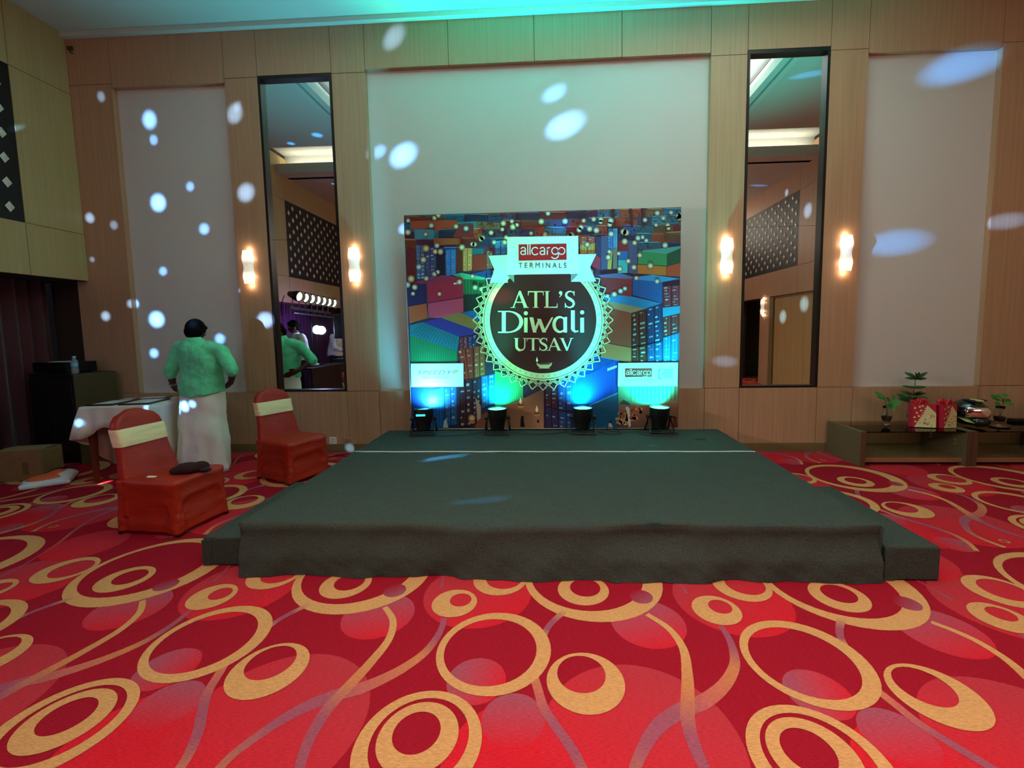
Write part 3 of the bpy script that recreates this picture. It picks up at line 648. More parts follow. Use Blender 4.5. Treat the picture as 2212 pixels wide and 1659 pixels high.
A.side([(1488, 283), (1556, 285), (1556, 350), (1488, 348)], (138, 32, 38), 6); A.side([(1488, 350), (1552, 352), (1552, 412), (1488, 410)], (30, 84, 144)); A.side([(1488, 412), (1552, 414), (1550, 500), (1486, 500)], (60, 144, 146)); A.side([(1556, 280), (1616, 290), (1616, 510), (1556, 500)], (70, 74, 112), 7); A.side([(1330, 372), (1370, 400), (1362, 480), (1310, 455)], (156, 44, 66))
A.poly([(1440, 60), (1462, 58), (1462, 200), (1442, 204)], (58, 24, 28)); A.poly([(1560, 55), (1580, 55), (1590, 190), (1572, 190)], (58, 24, 30)); A.poly([(1640, 52), (1662, 52), (1672, 180), (1650, 190)], (60, 26, 34))
# right ground
A.poly([(1487, 1265), (1892, 1260), (1890, 1400), (1487, 1400)], [(96, 150, 124), (128, 160, 130), (140, 120, 90), (90, 110, 96)]); A.quadstripes([(1560, 1268), (1885, 1262), (1884, 1360), (1560, 1370)], 12, (70, 110, 92), .3); A.poly([(1495, 1385), (1520, 1355), (1555, 1370), (1570, 1395)], (60, 66, 66))
A.poly([(1490, 1400), (1890, 1380), (1888, 1548), (1490, 1548)], [(140, 96, 80), (160, 104, 78), (120, 76, 60), (84, 60, 54)])
A.k += 1
for i in range(40): A.dot(1475+rr.random()*90, 1445+rr.random()*75, 5+rr.random()*9, rr.choice([(206, 160, 110), (190, 130, 84), (214, 178, 130)]), 8)
A.poly([(1535, 1410), (1550, 1400), (1566, 1420), (1572, 1530), (1560, 1545), (1548, 1440)], (196, 196, 200)); A.k += 1
for i in range(26): A.dot(1570+rr.random()*70, 1400+rr.random()*90, 5+rr.random()*8, rr.choice([(196, 110, 84), (214, 150, 110), (170, 80, 60)]), 8)
A.poly([(1422, 1520), (1435, 1500), (1452, 1548), (1420, 1548)], (206, 186, 190)); A.dot(1436, 1506, 9, (40, 22, 60), 10, 1); A.poly([(1860, 1480), (1880, 1475), (1890, 1545), (1855, 1548)], (110, 40, 32)); A.dot(1868, 1476, 10, (50, 24, 24), 10, 1)
# strings of fairy lights
A.k += 1
LT = [(rr.uniform(50, 1920), rr.uniform(90, 360)) for i in range(70)]+[(rr.choice((rr.uniform(60, 600), rr.uniform(1400, 1900))), rr.uniform(360, 660)) for i in range(26)]
def glow(u, v, r_, c0, c1, n=16):
    y = BYF-.0006-A.k*4e-5; q = []
    for k in range(n+1):
        a, b_ = art(u+(r_*math.cos(2*PI*k/n) if k < n else 0), v+(r_*math.sin(2*PI*k/n) if k < n else 0)); q.append((min(max(a, bx0+.004), bx1-.004), y, min(max(b_, bz0), bz1-.004)))
    A.m.add(q, [(k, (k+1) % n, n) for k in range(n)], [S(c1)]*n+[S(c0)])
for (u, v) in LT: glow(u, v, 15+rr.random()*8, rr.choice([(250, 226, 176), (240, 226, 190), (214, 232, 220)]), (70, 52, 62))
A.k += 1
for u, v in ((190, 335), (90, 540), (500, 1480)): glow(u, v, 26, (246, 206, 140), (96, 58, 50))
A.k += 1
tag(A.m.build('printed_scene', 'print', bd, off=bo), kind='stuff')
# medallion
CU, CV = 980, 818
B = Art(A.k+4); GD = (206, 190, 140); MR = (64, 22, 20)
N = 40
for r0, r1, ph in ((408, 474, 0.), (402, 446, .5)):
    for i in range(N):
        a0 = 2*PI*(i+ph-1.0)/N; am = 2*PI*(i+ph)/N; a1 = 2*PI*(i+ph+1.0)/N
        for (p, q) in ((a0, am), (a1, am)):
            pts = []
            for k in range(7):
                t = k/6; r_ = r0+(r1-r0)*(math.sin(t*PI/2)**1.0*.55+t*.45*t); an = p+(q-p)*(t**.75); pts.append((CU+r_*math.cos(an), CV+r_*math.sin(an)))
            B.stroke(pts, 7, GD, 0)
B.dot(CU, CV, 408, GD, 72, 1); B.dot(CU, CV, 400, MR, 72, 1); B.dot(CU, CV, 396, GD, 72, 1)
B.k += 1
for i in range(60):
    a = 2*PI*i/60; B.dot(CU+378*math.cos(a), CV+378*math.sin(a), 6.5, (120, 100, 62), 10)
B.k += 1
for i in range(60):
    a = 2*PI*i/60; B.dot(CU+378*math.cos(a), CV+378*math.sin(a), 4, (216, 202, 156), 10)
B.dot(CU, CV, 360, MR, 72, 1)
B.m.build('medallion', 'print', bd, off=bo)
# lettering of the medallion: serif capitals drawn as strokes
T = Art(B.k+4); GT = (214, 198, 150)
def glyph(ch, x, y, h, w_):
    """x left, y baseline (artwork units grow downwards), h cap height, w_ width"""
    F = lambda a, b_: (x+a*w_, y-b_*h)
    P = lambda *q: T.poly([F(*t) for t in q], GT, 1)
    sr = .055
    def serif(a, b_, half=.16, up=True):
        d = sr if up else -sr
        P((a-half, b_), (a+half, b_), (a+half*.55, b_+d*.7), (a-half*.55, b_+d*.7))
    if ch == 'A':
        P((.10, 0), (.165, 0), (.50, .93), (.46, 1.0)); P((.74, 0), (.93, 0), (.55, 1.02), (.46, 1.02), (.42, .9))
        P((.24, .30), (.76, .30), (.75, .36), (.26, .36)); serif(.13, 0); serif(.84, 0, .18)
    elif ch == 'T':
        P((.42, 0), (.60, 0), (.60, .98), (.42, .98)); P((.02, .93), (1., .93), (1., 1.), (.02, 1.)); P((.02, .95), (.08, .95), (.05, .74), (.02, .74)); P((.94, .95), (1., .95), (1., .74), (.97, .74)); serif(.51, 0, .22)
    elif ch == 'L':
        P((.16, 0), (.34, 0), (.34, 1), (.16, 1)); P((.05, 0), (.95, 0), (.95, .06), (.05, .06)); P((.95, .03), (.89, .03), (.93, .26), (.96, .26)); serif(.25, 1, .22, False)
    elif ch == 'V':
        P((.08, 1), (.27, 1), (.58, .12), (.52, -.02), (.48, -.02)); P((.80, 1), (.87, 1), (.56, -.02), (.50, .06)); serif(.17, 1, .2, False); serif(.84, 1, .16, False)
    elif ch == 'U':
        n = 16; o_ = [(.16, 1)]; 
        pts = [(.25, 1.), (.25, .42)]+[(.25+.28*(1-math.cos(t*PI/n)), .36-.33*math.sin(t*PI/n)) for t in range(1, n)]+[(.81, .42), (.81, 1.)]
        ws = [w_*.18]*4+[w_*.17]*5+[w_*.10]*4+[w_*.07]*(len(pts)-13)
        T.stroke([F(*t) for t in pts], ws, GT, 0); serif(.25, 1, .2, False); serif(.81, 1, .16, False)
    elif ch == 'S':
        c_ = [(.86, .80), (.80, .92), (.60, .985), (.40, .97), (.24, .88), (.19, .76), (.26, .64), (.45, .55), (.65, .46), (.80, .36), (.85, .23), (.76, .09), (.58, .02), (.38, .02), (.20, .10), (.13, .22)]
        ws = [w_*t for t in (.05, .07, .10, .13, .17, .20, .22, .25, .25, .22, .20, .17, .12, .10, .07, .05)]
        T.stroke([F(*t) for t in c_], ws, GT, 0); P((.82, 1.), (.90, 1.), (.90, .72), (.86, .72)); P((.09, .30), (.13, .30), (.17, .0), (.09, .0))
    elif ch == "'":
        T.dot(x+w_*.45, y-h*.90, w_*.42, GT, 12, 0); P((.2, .84), (.86, .92), (.80, .78), (.2, .62), (.14, .65), (.5, .80))
T.k += 1
for ch, x, w_ in (('A', 762, 122), ('T', 876, 108), ('L', 982, 100), ("'", 1086, 28), ('S', 1120, 80)): glyph(ch, x, 735, 112, w_)
for ch, x, w_ in (('U', 776, 100), ('T', 868, 88), ('S', 950, 64), ('A', 1006, 100), ('V', 1090, 98)): glyph(ch, x, 1024, 84, w_)
T.m.build('lettering', 'print', bd, off=bo)
D = Art(T.k+2)
D.poly([(702, 758), (728, 758), (728, 902), (702, 902)], GT); D.poly([(676, 756), (745, 756), (745, 764), (676, 764)], GT); D.poly([(676, 896), (745, 896), (745, 905), (676, 905)], GT)
pts = [(728, 760)]+[(745+88*math.sin(PI*k/18), 830-70*math.cos(PI*k/18)) for k in range(19)]+[(728, 900)]
D.stroke(pts, [7]+[8+18*math.sin(PI*k/18)**2 for k in range(19)]+[7], GT)
D.poly([(852, 802), (876, 802), (876, 902), (852, 902)], GT, 0); D.dot(864, 772, 14, GT, 16, 0)
for p in ([(888, 800), (914, 800), (936, 902), (912, 902)], [(912, 902), (930, 902), (962, 818), (948, 812)], [(940, 810), (966, 810), (1000, 902), (976, 902)], [(978, 902), (994, 902), (1050, 800), (1036, 800)]): D.poly(p, GT, 1)
D.stroke([(1094+40*math.cos(t), 848+50*math.sin(t)) for t in [(-.5-k*(5.3)/24) for k in range(25)]], [10+13*math.sin(PI*k/24)**2 for k in range(25)], GT)
D.poly([(1116, 800), (1142, 796), (1142, 902), (1118, 902)], GT); D.stroke([(1168, 760), (1196, 760)], 1, GT); D.poly([(1168, 752), (1194, 752), (1194, 880), (1168, 880)], GT); D.stroke([(1181, 860), (1184, 885), (1196, 896), (1218, 892)], [26, 22, 14, 8], GT)
D.poly([(1232, 802), (1256, 802), (1256, 902), (1232, 902)], GT, 0); D.dot(1244, 766, 14, GT, 16, 0)
# the small oil lamp under the words
D.poly([(938, 1066), (947, 1092), (940, 1104), (932, 1092)], (236, 220, 170), 1); D.poly([(934, 1108), (1042, 1106), (1034, 1128), (1012, 1142), (965, 1142), (944, 1128)], (196, 160, 116)); D.poly([(940, 1108), (1036, 1107), (1020, 1118), (958, 1119)], (96, 40, 30))
for i in range(9): D.dot(956+i*8, 1142, 3.4, (216, 190, 140), 8)
D.m.build('lettering', 'print', bd, off=bo)
# white cards and ribbon
K = Art(D.k+4); WH = (214, 210, 206)
def xform(pts): return pts
K.poly([(612, 384), (742, 378), (742, 566), (620, 568), (652, 480)], (200, 196, 192)); K.poly([(1212, 374), (1340, 372), (1298, 462), (1338, 558), (1168, 560), (1212, 515)], (200, 196, 192))
K.poly([(738, 514), (785, 513), (785, 566)], (128, 124, 122)); K.poly([(1168, 512), (1217, 508), (1168, 560)], (128, 124, 122))
K.m.build('ribbon', 'print', bd, off=bo)
K2 = Art(K.k+2); K2.poly([(738, 258), (1218, 250), (1217, 506), (738, 513)], WH); K2.poly([(815, 308), (1138, 302), (1139, 412), (815, 418)], (186, 22, 26)); K2.m.build('name_card', 'print', bd, off=bo)
K3 = Art(K.k+2); K3.poly([(88, 1112), (443, 1110), (444, 1268), (90, 1270)], WH); K3.m.build('name_card', 'print', bd, off=bo)
K4 = Art(K.k+2); K4.poly([(1487, 1108), (1891, 1104), (1889, 1264), (1484, 1266)], WH); K4.poly([(1533, 1144), (1715, 1142), (1714, 1202), (1533, 1204)], (150, 40, 34))
gy = (122, 126, 128)
K4.poly([(1756, 1148), (1794, 1147)]+[(1794-30*math.sin(PI*k/14), 1181.5-33*math.cos(PI*k/14)) for k in range(15)]+[(1794, 1216), (1756, 1217)], gy)
for i in range(7): K4.poly([(1772+8*abs(i-3), 1150+i*9.4), (1856, 1149+i*9.4), (1856, 1154+i*9.4), (1774+8*abs(i-3), 1155+i*9.4)], gy, 0)
K4.m.build('name_card', 'print', bd, off=bo)
def logo(u0, v0, k_, col, layer):
    """thin round lower-case wordmark: a l l c a r g o with g and o joined"""
    q = Art(layer); w_ = 6.6*k_
    X_ = lambda a: u0+a*k_
    Y_ = lambda b_: v0-b_*k_
    def arc(cx, cy, rx, ry, t0, t1, n=22): return [(X_(cx+rx*math.cos(math.radians(t0+(t1-t0)*i/n))), Y_(cy+ry*math.sin(math.radians(t0+(t1-t0)*i/n)))) for i in range(n+1)]
    def a_(x): 
        q.stroke(arc(x+17, 35, 15, 15, 165, 0, 12)+[(X_(x+32), Y_(0))], w_, col, 0)
        q.stroke(arc(x+16, 14, 15, 12.5, 40, 330, 20), w_, col, 0); q.stroke([(X_(x+20), Y_(27)), (X_(x+32), Y_(29))], w_*.8, col, 0)
    q.k += 1
    a_(0); q.stroke([(X_(48), Y_(72)), (X_(48), Y_(0))], w_, col, 0); q.stroke([(X_(63), Y_(72)), (X_(63), Y_(0))], w_, col, 0)
    q.stroke(arc(98, 25, 23, 25, 40, 320), w_, col, 0); a_(130)
    q.stroke([(X_(180), Y_(50)), (X_(180), Y_(0))], w_, col, 0); q.stroke(arc(196, 32, 16, 17, 180, 80, 10), w_, col, 0)
    q.stroke(arc(232, 26, 22, 23, 30, 330), w_, col, 0); q.stroke(arc(276, 26, 22, 23, -150, 150, 26), w_, col, 0)
    q.stroke([(X_(252), Y_(37)), (X_(254), Y_(20)), (X_(255), Y_(0))], w_, col, 0); q.stroke([(X_(257), Y_(15)), (X_(250), Y_(34))], w_, col, 0); q.stroke(arc(230, -2, 25, 23, 0, -150, 16), w_, col, 0)
    q.m.build('lettering', 'print', bd, off=bo)
logo(829, 378, 1.0, (222, 216, 212), K2.k+3)
logo(1541, 1188, .555, (196, 196, 190), K4.k+3)
mat('ink_dark', S('#1d2126'), .4); mat('ink_grey', S('#7d8488'), .4); mat('ink_blue', S('#5f6d86'), .4); mat('ink_orange', S('#b0824a'), .4)
def words_(txt, u0, u1, v, hgt, m, shear=0., space=1., k_=0.):
    c_ = bpy.data.curves.new('lettering', 'FONT'); c_.body = txt; c_.size = 1; c_.shear = shear; c_.space_character = space; c_.fill_mode = 'FRONT'
    o = bpy.data.objects.new('lettering', c_); COL.objects.link(o); c_.materials.append(MATS[m]); bpy.context.view_layer.update()
    bb_ = [Vector(b_) for b_ in o.bound_box]; wx = max(b_.x for b_ in bb_)-min(b_.x for b_ in bb_); hx = max(b_.y for b_ in bb_)-min(b_.y for b_ in bb_)
    x0, z0 = art(u0, v); x1, z1 = art(u1, v); _, z2 = art(u0, v-hgt)
    o.scale = ((x1-x0)/wx, (z2-z0)/hx, 1); o.rotation_euler = (PI/2, -math.atan2(z1-z0, x1-x0), 0)
    o.parent = bd; o.location = (x0-bo[0]-min(b_.x for b_ in bb_)*(x1-x0)/wx, BYF-.0006-(K2.k+30)*4e-5-bo[1], z0-bo[2]-min(b_.y for b_ in bb_)*(z2-z0)/hx)
    return o
words_('TERMINALS', 815, 1138, 467, 34, 'ink_dark', 0, 1.55)
words_('SPEEDY', 132, 372, 1186, 28, 'ink_blue', .35, 1.15)
words_('MULTIMODES', 168, 358, 1212, 15, 'ink_grey', 0, 1.3)
words_('LOGISTICS PARK', 1528, 1718, 1226, 11, 'ink_grey', 0, 1.4)
K5 = Art(K2.k+6); K5.poly([(376, 1158), (414, 1155), (406, 1163), (370, 1166)], (196, 150, 84)); K5.poly([(368, 1170), (404, 1167), (396, 1175), (362, 1178)], (196, 150, 84)); K5.m.build('lettering', 'print', bd, off=bo)
print('layers', K2.k)

# ================================================================== UPLIGHTS
def uplight(x, y, tilt, rz, label, lens=True, disp=False, wide=False):
    t = empty('stage_uplight', (x, y, SZ+.009), rz); tag(t, label, 'stage light', 'black par lights along the backdrop')
    M = Matrix.Translation((0, 0, .155)) @ Matrix.Rotation(tilt, 4, 'X')
    prof = [(.055, -.115), (.075, -.11), (.082, -.04), (.092, .0), (.102, .03), (.106, .10), (.106, .112), (.098, .112), (.096, .095), (.0001, .095)]
    MB().lathe(prof, 28, M=M).build('housing', 'black_plastic', t, smooth=True, auto=35)
    MB().lathe([(.0001, .098), (.094, .098), (.094, .101), (.0001, .101)], 24, M=M).build('lens', 'uplens', t)
    for k in range(3):
        a = .05+k*.03; MB().lathe([(.084+.006*k, -.03+k*.03), (.092+.006*k, -.028+k*.03), (.092+.006*k, -.02+k*.03), (.084+.006*k, -.018+k*.03)], 24, M=M).build('cooling_fin', 'black_metal', t)
    for s_, sp in ((1, .075), (-1, -.085)):           # twin floor brackets
        b_ = MB()
        for sd in (-1, 1): b_.tube([(sd*.112, 0, .165), (sd*.124, sp*.5, .08), (sd*.128, sp*1.25, .008)], .009, 6)
        b_.tube([(-.128, sp*1.25, .008), (.128, sp*1.25, .008)], .009, 6); b_.build('bracket', 'black_metal', t)
    for sd in (-1, 1): MB().tube([(sd*.100, 0, .165), (sd*.138, 0, .165)], [.018, .024], 10).build('knob', 'black_plastic', t)
    if disp: MB().box(-.06, .035, -.0985, -.093, .205, .225).build('display', 'display', t)
    MB().tube([(0, -.03, .05), (0, -.09, .03), (.02, -.12, .008)], .006, 6).build('cable_tail', 'cable', t)
uplight(-1.24, -.375, -.10, .12, 'black par light at the left end, with lit display, under the first name card', disp=True)
uplight(-.44, -.36, .03, 0, 'black par light, second from the left, shining on the green container')
uplight(.475, -.35, .03, -.05, 'black par light, third from the left, before the blue container')
uplight(1.285, -.33, .06, .1, 'black par light at the right end on splayed brackets')
def cable(pts, label, r=.0045, m='cable', z0=None):
    P_ = [Vector(p) for p in pts]; Q = []
    for i in range(len(P_)-1):
        p0, p1, p2, p3 = P_[max(i-1, 0)], P_[i], P_[i+1], P_[min(i+2, len(P_)-1)]
        for k in range(8):
            t = k/8; Q.append(.5*((2*p1)+(-p0+p2)*t+(2*p0-5*p1+4*p2-p3)*t*t+(-p0+3*p1-3*p2+p3)*t**3))
    Q.append(P_[-1]); o = MB().tube(Q, r, 7).build('power_cable', m, smooth=True); return tag(o, label, 'cable')
zc_ = SZ+.014
cable([(-1.12, -.52, zc_), (-.95, -.50, zc_), (-.80, -.47, zc_), (-.68, -.42, zc_), (-.60, -.36, zc_)], 'black power cable lying between the first and second par lights')
cable([(-.29, -.35, zc_), (-.15, -.44, zc_), (.05, -.46, zc_), (.22, -.40, zc_), (.31, -.34, zc_)], 'black power cable lying between the second and third par lights')
cable([(.64, -.36, zc_), (.74, -.47, zc_), (.86, -.43, zc_), (.84, -.30, zc_+.02), (.74, -.28, zc_+.03), (.76, -.37, zc_+.012), (.92, -.36, zc_), (1.08, -.36, zc_)], 'black looped power cable between the third and fourth par lights')
cable([(1.06, -.36, zc_), (1.08, -.46, zc_), (1.25, -.53, zc_), (1.42, -.50, zc_), (1.46, -.42, zc_), (1.32, -.47, zc_+.01), (1.12, -.44, zc_+.012), (1.05, -.40, zc_+.012)], 'black power cable coiled before the right end par light')
cable([(-2.75, -.22, .008), (-2.5, -.26, .008), (-2.3, -.20, .008), (-2.1, -.22, .008), (-2.06, -.16, .008), (-2.2, -.12, .008), (-2.35, -.17, .008)], 'thin black cable on the carpet by the wall sockets')

# ================================================================== CHAIRS
def make_chair(label, loc, rz, seed=0):
    t = empty('banquet_chair', loc, rz); tag(t, label, 'chair', 'covered banquet chairs')
    W_, D_, HS = .43, .47, .385
    # cover: seat block flaring to the floor (forward is +X)
    zs = [.020+.315*k/24 for k in range(25)]+[.352, .368, HS, HS+.010]; gr = [1.05-.065*min(1, k/14) for k in range(25)]+[.995, 1.0, .985, .90]
    R = []
    for z, g in zip(zs, gr):
        ring_ = []; n = 144
        for k in range(n):
            a = 2*PI*(k+.5)/n; c_, s_ = math.cos(a), math.sin(a); e = .16
            x = D_/2*g*math.copysign(abs(c_)**e, c_); y = W_/2*g*math.copysign(abs(s_)**e, s_)
            h = 1-min(1, z/.33); x *= (1.16 if x < 0 else 1.)
            # spandex pulled in between the legs: arch-shaped hollows on each side
            if z < .335:
                u_ = y/(W_/2) if abs(c_) > abs(s_) else (x+.03)/(D_*.54)
                e_ = (.30-.16*max(0, abs(u_)-.42)**1.2*2-z)/.022; f_ = (.76-abs(u_))/.05; arch = max(0, min(1, e_))*max(0, min(1, f_))
                k_ = 1-.06*arch; 
                if abs(c_) > abs(s_): x *= k_
                else: y *= k_
                ring_.append((x+.006*nz(u_*2, z*3+seed, 2)*h, y+.006*nz(u_*2+seed, z*4, 2)*h, z+(.012*max(0, 1-u_*u_) if z < .06 else 0)))
            else: ring_.append((x, y, z+.006*nz(x*5, y*5+seed, 1.5)-.014*max(0, 1-(x*x+y*y)/.04)))
        R.append(ring_)
    folds(MB().rings(R).build('seat_cover', 'chair_red', t, smooth=True), .085, .026)
    # backrest: slab with a rounded top, leaning back
    R = []; HB = .865
    for i in range(20):
        k = i/19; z = .12+(HB-.12)*k; lean = -.21-.10*max(0, (z-.36))/.5-.03*max(0, z-.7)
        hw = W_/2*(.97-.17*min(1, max(0, (z-.34)/.30)))*(1.0 if z < .735 else max(.06, math.sqrt(max(0, 1-((z-.735)/.135)**2.2)))); th = .045-.012*k
        if z > HB-.02: th *= .6
        ring_ = []
        for j in range(28):
            a = 2*PI*j/28; c_, s_ = math.cos(a), math.sin(a)
            x = lean+th*math.copysign(abs(c_)**.6, c_); y = hw*math.copysign(abs(s_)**.35, s_)
            if c_ > 0: x += .018*(y/(W_/2))**2+.004*nz(y*6+seed, z*5, 1.5)
            ring_.append((x, y, z))
        R.append(ring_)
    folds(MB().rings(R).build('back_cover', 'chair_red', t, smooth=True), .12, .014, 1)
    R = []
    for k in range(7):
        z = .618+.125*k/6; lean = -.21-.10*(z-.36)/.5-.03*max(0, z-.7); hw = W_/2*.80*(1.0 if z < .735 else math.sqrt(max(0, 1-((z-.735)/.135)**2.2)))+.009; th = .048+(.004 if 0 < k < 6 else 0)
        ring_ = []
        for j in range(40):
            a = 2*PI*j/40; c_, s_ = math.cos(a), math.sin(a); x = lean+th*math.copysign(abs(c_)**.6, c_); y = hw*math.copysign(abs(s_)**.35, s_)
            if c_ > 0: x += .018*(y/(W_/2))**2+.004*nz(y*7+seed, z*22, 1.4)
            ring_.append((x, y, z))
        R.append(ring_)
    MB().rings(R, cap=False).build('sash', 'sash', t, smooth=True)
    for sx_ in (-1, 1):
        for sy_ in (-1, 1): MB().tube([(sx_*D_*.45-(.03 if sx_ < 0 else 0), sy_*W_*.45, .10), (sx_*D_*.475-(.03 if sx_ < 0 else 0), sy_*W_*.475, .002)], .014, 8).build('leg', 'black_plastic', t)
    return t
ch1 = make_chair('red covered banquet chair with cream sash and a dark cap on its seat', (-2.665, -1.945, 0), -.10, 0)
ch2 = make_chair('red covered banquet chair with cream sash, empty, near the tall mirror', (-2.40, -.875, 0), -.42, 3)
# on the first chair
cp = MB(); 
for c_, r_ in (((0, 0, .03), (.10, .07, .045)), ((.07, .02, .035), (.06, .055, .04)), ((-.06, -.01, .022), (.06, .06, .03)), ((.12, -.01, .018), (.05, .03, .014))): cp.ell(c_, r_)
o = cp.build('knit_cap', 'maroon_wool'); o.location = (-2.545, -1.95, .392); o.rotation_euler = (0, 0, .15); remesh(o, .008, 4); tag(o, 'crumpled dark maroon woollen cap lying on the red seat', 'cap')
o = MB().box(-.028, .028, -.014, .014, 0, .004).build('folded_slip', 'white_paper', bevel=.001); o.location = (-2.72, -2.07, .397); o.rotation_euler = (.05, .1, .2); tag(o, 'small folded white paper slip lying on the red seat', 'paper')
#PART3
# ================================================================== PEOPLE
def hand(b_, wrist, knuck, tip, side, r=.0085):
    """palm + four fingers of different lengths and a thumb; side = direction across the palm"""
    w_ = Vector(wrist); k_ = Vector(knuck); t_ = Vector(tip); s_ = Vector(side).normalized()
    b_.cap(w_, .026, w_.lerp(k_, .5), .030); 
    for i, q in enumerate((-.03, -.011, .009, .028)):
        b_.cap(w_.lerp(k_, .25)+s_*q*.6, .017, k_+s_*q, .0125)
        L_ = (.88, 1., .95, .74)[i]; m_ = k_.lerp(t_, .52*L_)+s_*q*1.05; e_ = k_.lerp(t_, L_)+s_*q*.95
        up = (t_-k_).cross(s_).normalized()*.008
        b_.cap(k_+s_*q, .011, m_+up, .0095, 10); b_.cap(m_+up, .0095, e_, .0075, 10)
    th0 = w_.lerp(k_, .35)+s_*.026; th1 = w_.lerp(k_, .85)+s_*.060; th2 = k_.lerp(t_, .25)+s_*.060
    b_.cap(th0, .015, th1, .012, 10); b_.cap(th1, .0115, th2, .0085, 10)
def person(loc, rz, label, J, shirt, lower, group=None, watch=False, vox=.0085):
    """J: joints in the figure's own frame, which faces +Y"""
    t = empty('person', loc, rz); tag(t, label, 'person', group)
    V_ = Vector; b_ = MB()
    hc = V_(J['head']); nk = V_(J['neck']); tilt = J.get('tilt', .3); yaw = J.get('yaw', 0)
    HM = Matrix.Rotation(yaw, 4, 'Z') @ Matrix.Rotation(-tilt, 4, 'X')
    H = lambda x, y, z: hc+(HM @ V_((x, y, z)))
    b_.ell(hc, (.076, .096, .112), HM); b_.ell(H(0, .025, -.055), (.058, .070, .062), HM)
    b_.cap(H(0, .092, .0), .010, H(0, .108, -.028), .014, 10); b_.ell(H(0, .092, -.062), (.024, .012, .008), HM, 10, 8)
    for s_ in (-1, 1): b_.ell(H(s_*.080, .012, -.022), (.009, .018, .028), HM, 10, 8); b_.ell(H(s_*.032, .082, .022), (.018, .014, .008), HM, 10, 8)
    b_.cap(nk-V_((0, .01, .06)), .062, H(0, -.02, -.06), .054)
    ch, ws, hp = V_(J['chest']), V_(J['waist']), V_(J['hip'])
    b_.ell(ch, (.165, .105, .17)); b_.ell(ws, (.15, .10, .16)); b_.ell(hp, (.165, .11, .13)); b_.cap(ch, .1, nk-V_((0, 0, .07)), .075)
    for s_, k in ((-1, 'L'), (1, 'R')):
        sh, el, wr_, kn, tp = (V_(J[q+k]) for q in ('sh', 'el', 'wr', 'kn', 'tip'))
        b_.cap(ch+V_((s_*.08, 0, .08)), .07, sh, .055); b_.cap(sh, .055, el, .040); b_.cap(el, .040, wr_, .027)
        hand(b_, wr_, kn, tp, J.get('side'+k, (-s_, 0, 0)))
        hj = hp+V_((s_*.085, 0, -.05)); kj = V_(J['kneeS'])*V_((s_, 1, 1)) if 'kneeS' in J else V_((s_*.09, .02, .46)); fj = V_((s_*.10, -.01, .075))
        b_.cap(hj, .085, kj, .055); b_.cap(kj, .055, fj, .036); b_.cap(fj-V_((0, .03, .035)), .034, fj+V_((s_*.02, .15, -.048)), .026)
    bd_ = b_.build('body', 'skin', t, smooth=True); remesh(bd_, vox, 3)
    for s_ in (-1, 1): MB().ell(H(s_*.032, .088, .008), (.014, .010, .008), HM, 10, 8).build('eye', 'eye', t, smooth=True)
    h_ = MB(); h_.ell(H(0, -.018, .024), (.089, .102, .108), HM, 24, 16); h_.ell(H(0, -.045, -.025), (.082, .072, .085), HM); h_.ell(H(.02, .045, .085), (.06, .045, .030), HM)
    remesh(h_.build('hair', 'hair', t, smooth=True), .008, 2)
    # shirt: torso loft + sleeves, fused
    s_ = MB(); R = []; hem = J['hem']
    secs = [(hp.lerp(ws, -.25), .218, .150, hem), (hp.lerp(ws, .1), .216, .148, hem+.07), (hp.lerp(ws, .6), .205, .142, None), (ws, .198, .138, None), (ws.lerp(ch, .5), .205, .138, None), (ch, .215, .136, None), (ch.lerp(nk, .38), .205, .122, None), (ch.lerp(nk, .62), .165, .105, None), (ch.lerp(nk, .82), .105, .085, None), (nk-V_((0, .005, .012)), .072, .068, None)]
    for c_, rx, ry, z in secs:
        sx_ = (V_(J['shR'])-V_(J['shL'])); roll = math.atan2(sx_.z, sx_.x) if c_.z > ws.z+.05 else 0.
        z0 = c_.z if z is None else z
        R.append([(c_.x+rx*math.copysign(abs(math.cos(a))**.8, math.cos(a))*math.cos(roll), c_.y+ry*math.sin(a)+.006*math.sin(3*a+z0*18), z0+rx*math.cos(a)*math.sin(roll)*.8+(.018*math.cos(2*a) if z == hem else 0)+.004*math.sin(a*5)) for a in (2*PI*k/32 for k in range(32))])
    s_.rings(R)
    for sg, k in ((-1, 'L'), (1, 'R')):
        sh, el, wr_ = (V_(J[q+k]) for q in ('sh', 'el', 'wr')); cu = J.get('cuff', .16)
        s_.cap(ch+V_((sg*.09, 0, .07)), .10, sh, .074); s_.cap(sh, .075, el, .060)
        s_.cap(el, .060, el.lerp(wr_, cu), .056)
        # folds gathered at the elbow
        for q in (.55, .72, .88): p = sh.lerp(el, q); d_ = (el-sh).normalized(); s_.ell(p, (.064, .064, .014), d_.to_track_quat('Z', 'Y').to_matrix().to_4x4(), 14, 8)
        e1 = el.lerp(wr_, cu*.9); s_.ell(e1, (.062, .062, .02), (wr_-el).to_track_quat('Z', 'Y').to_matrix().to_4x4(), 14, 8)
    s_.lathe([(.076, 0), (.070, .03), (.064, .045), (.05, .03)], 18, c=tuple(nk-V_((0, .004, .03))))
    so_ = s_.build('shirt', shirt, t, smooth=True); remesh(so_, .010, 3); folds(so_, .13, .034)
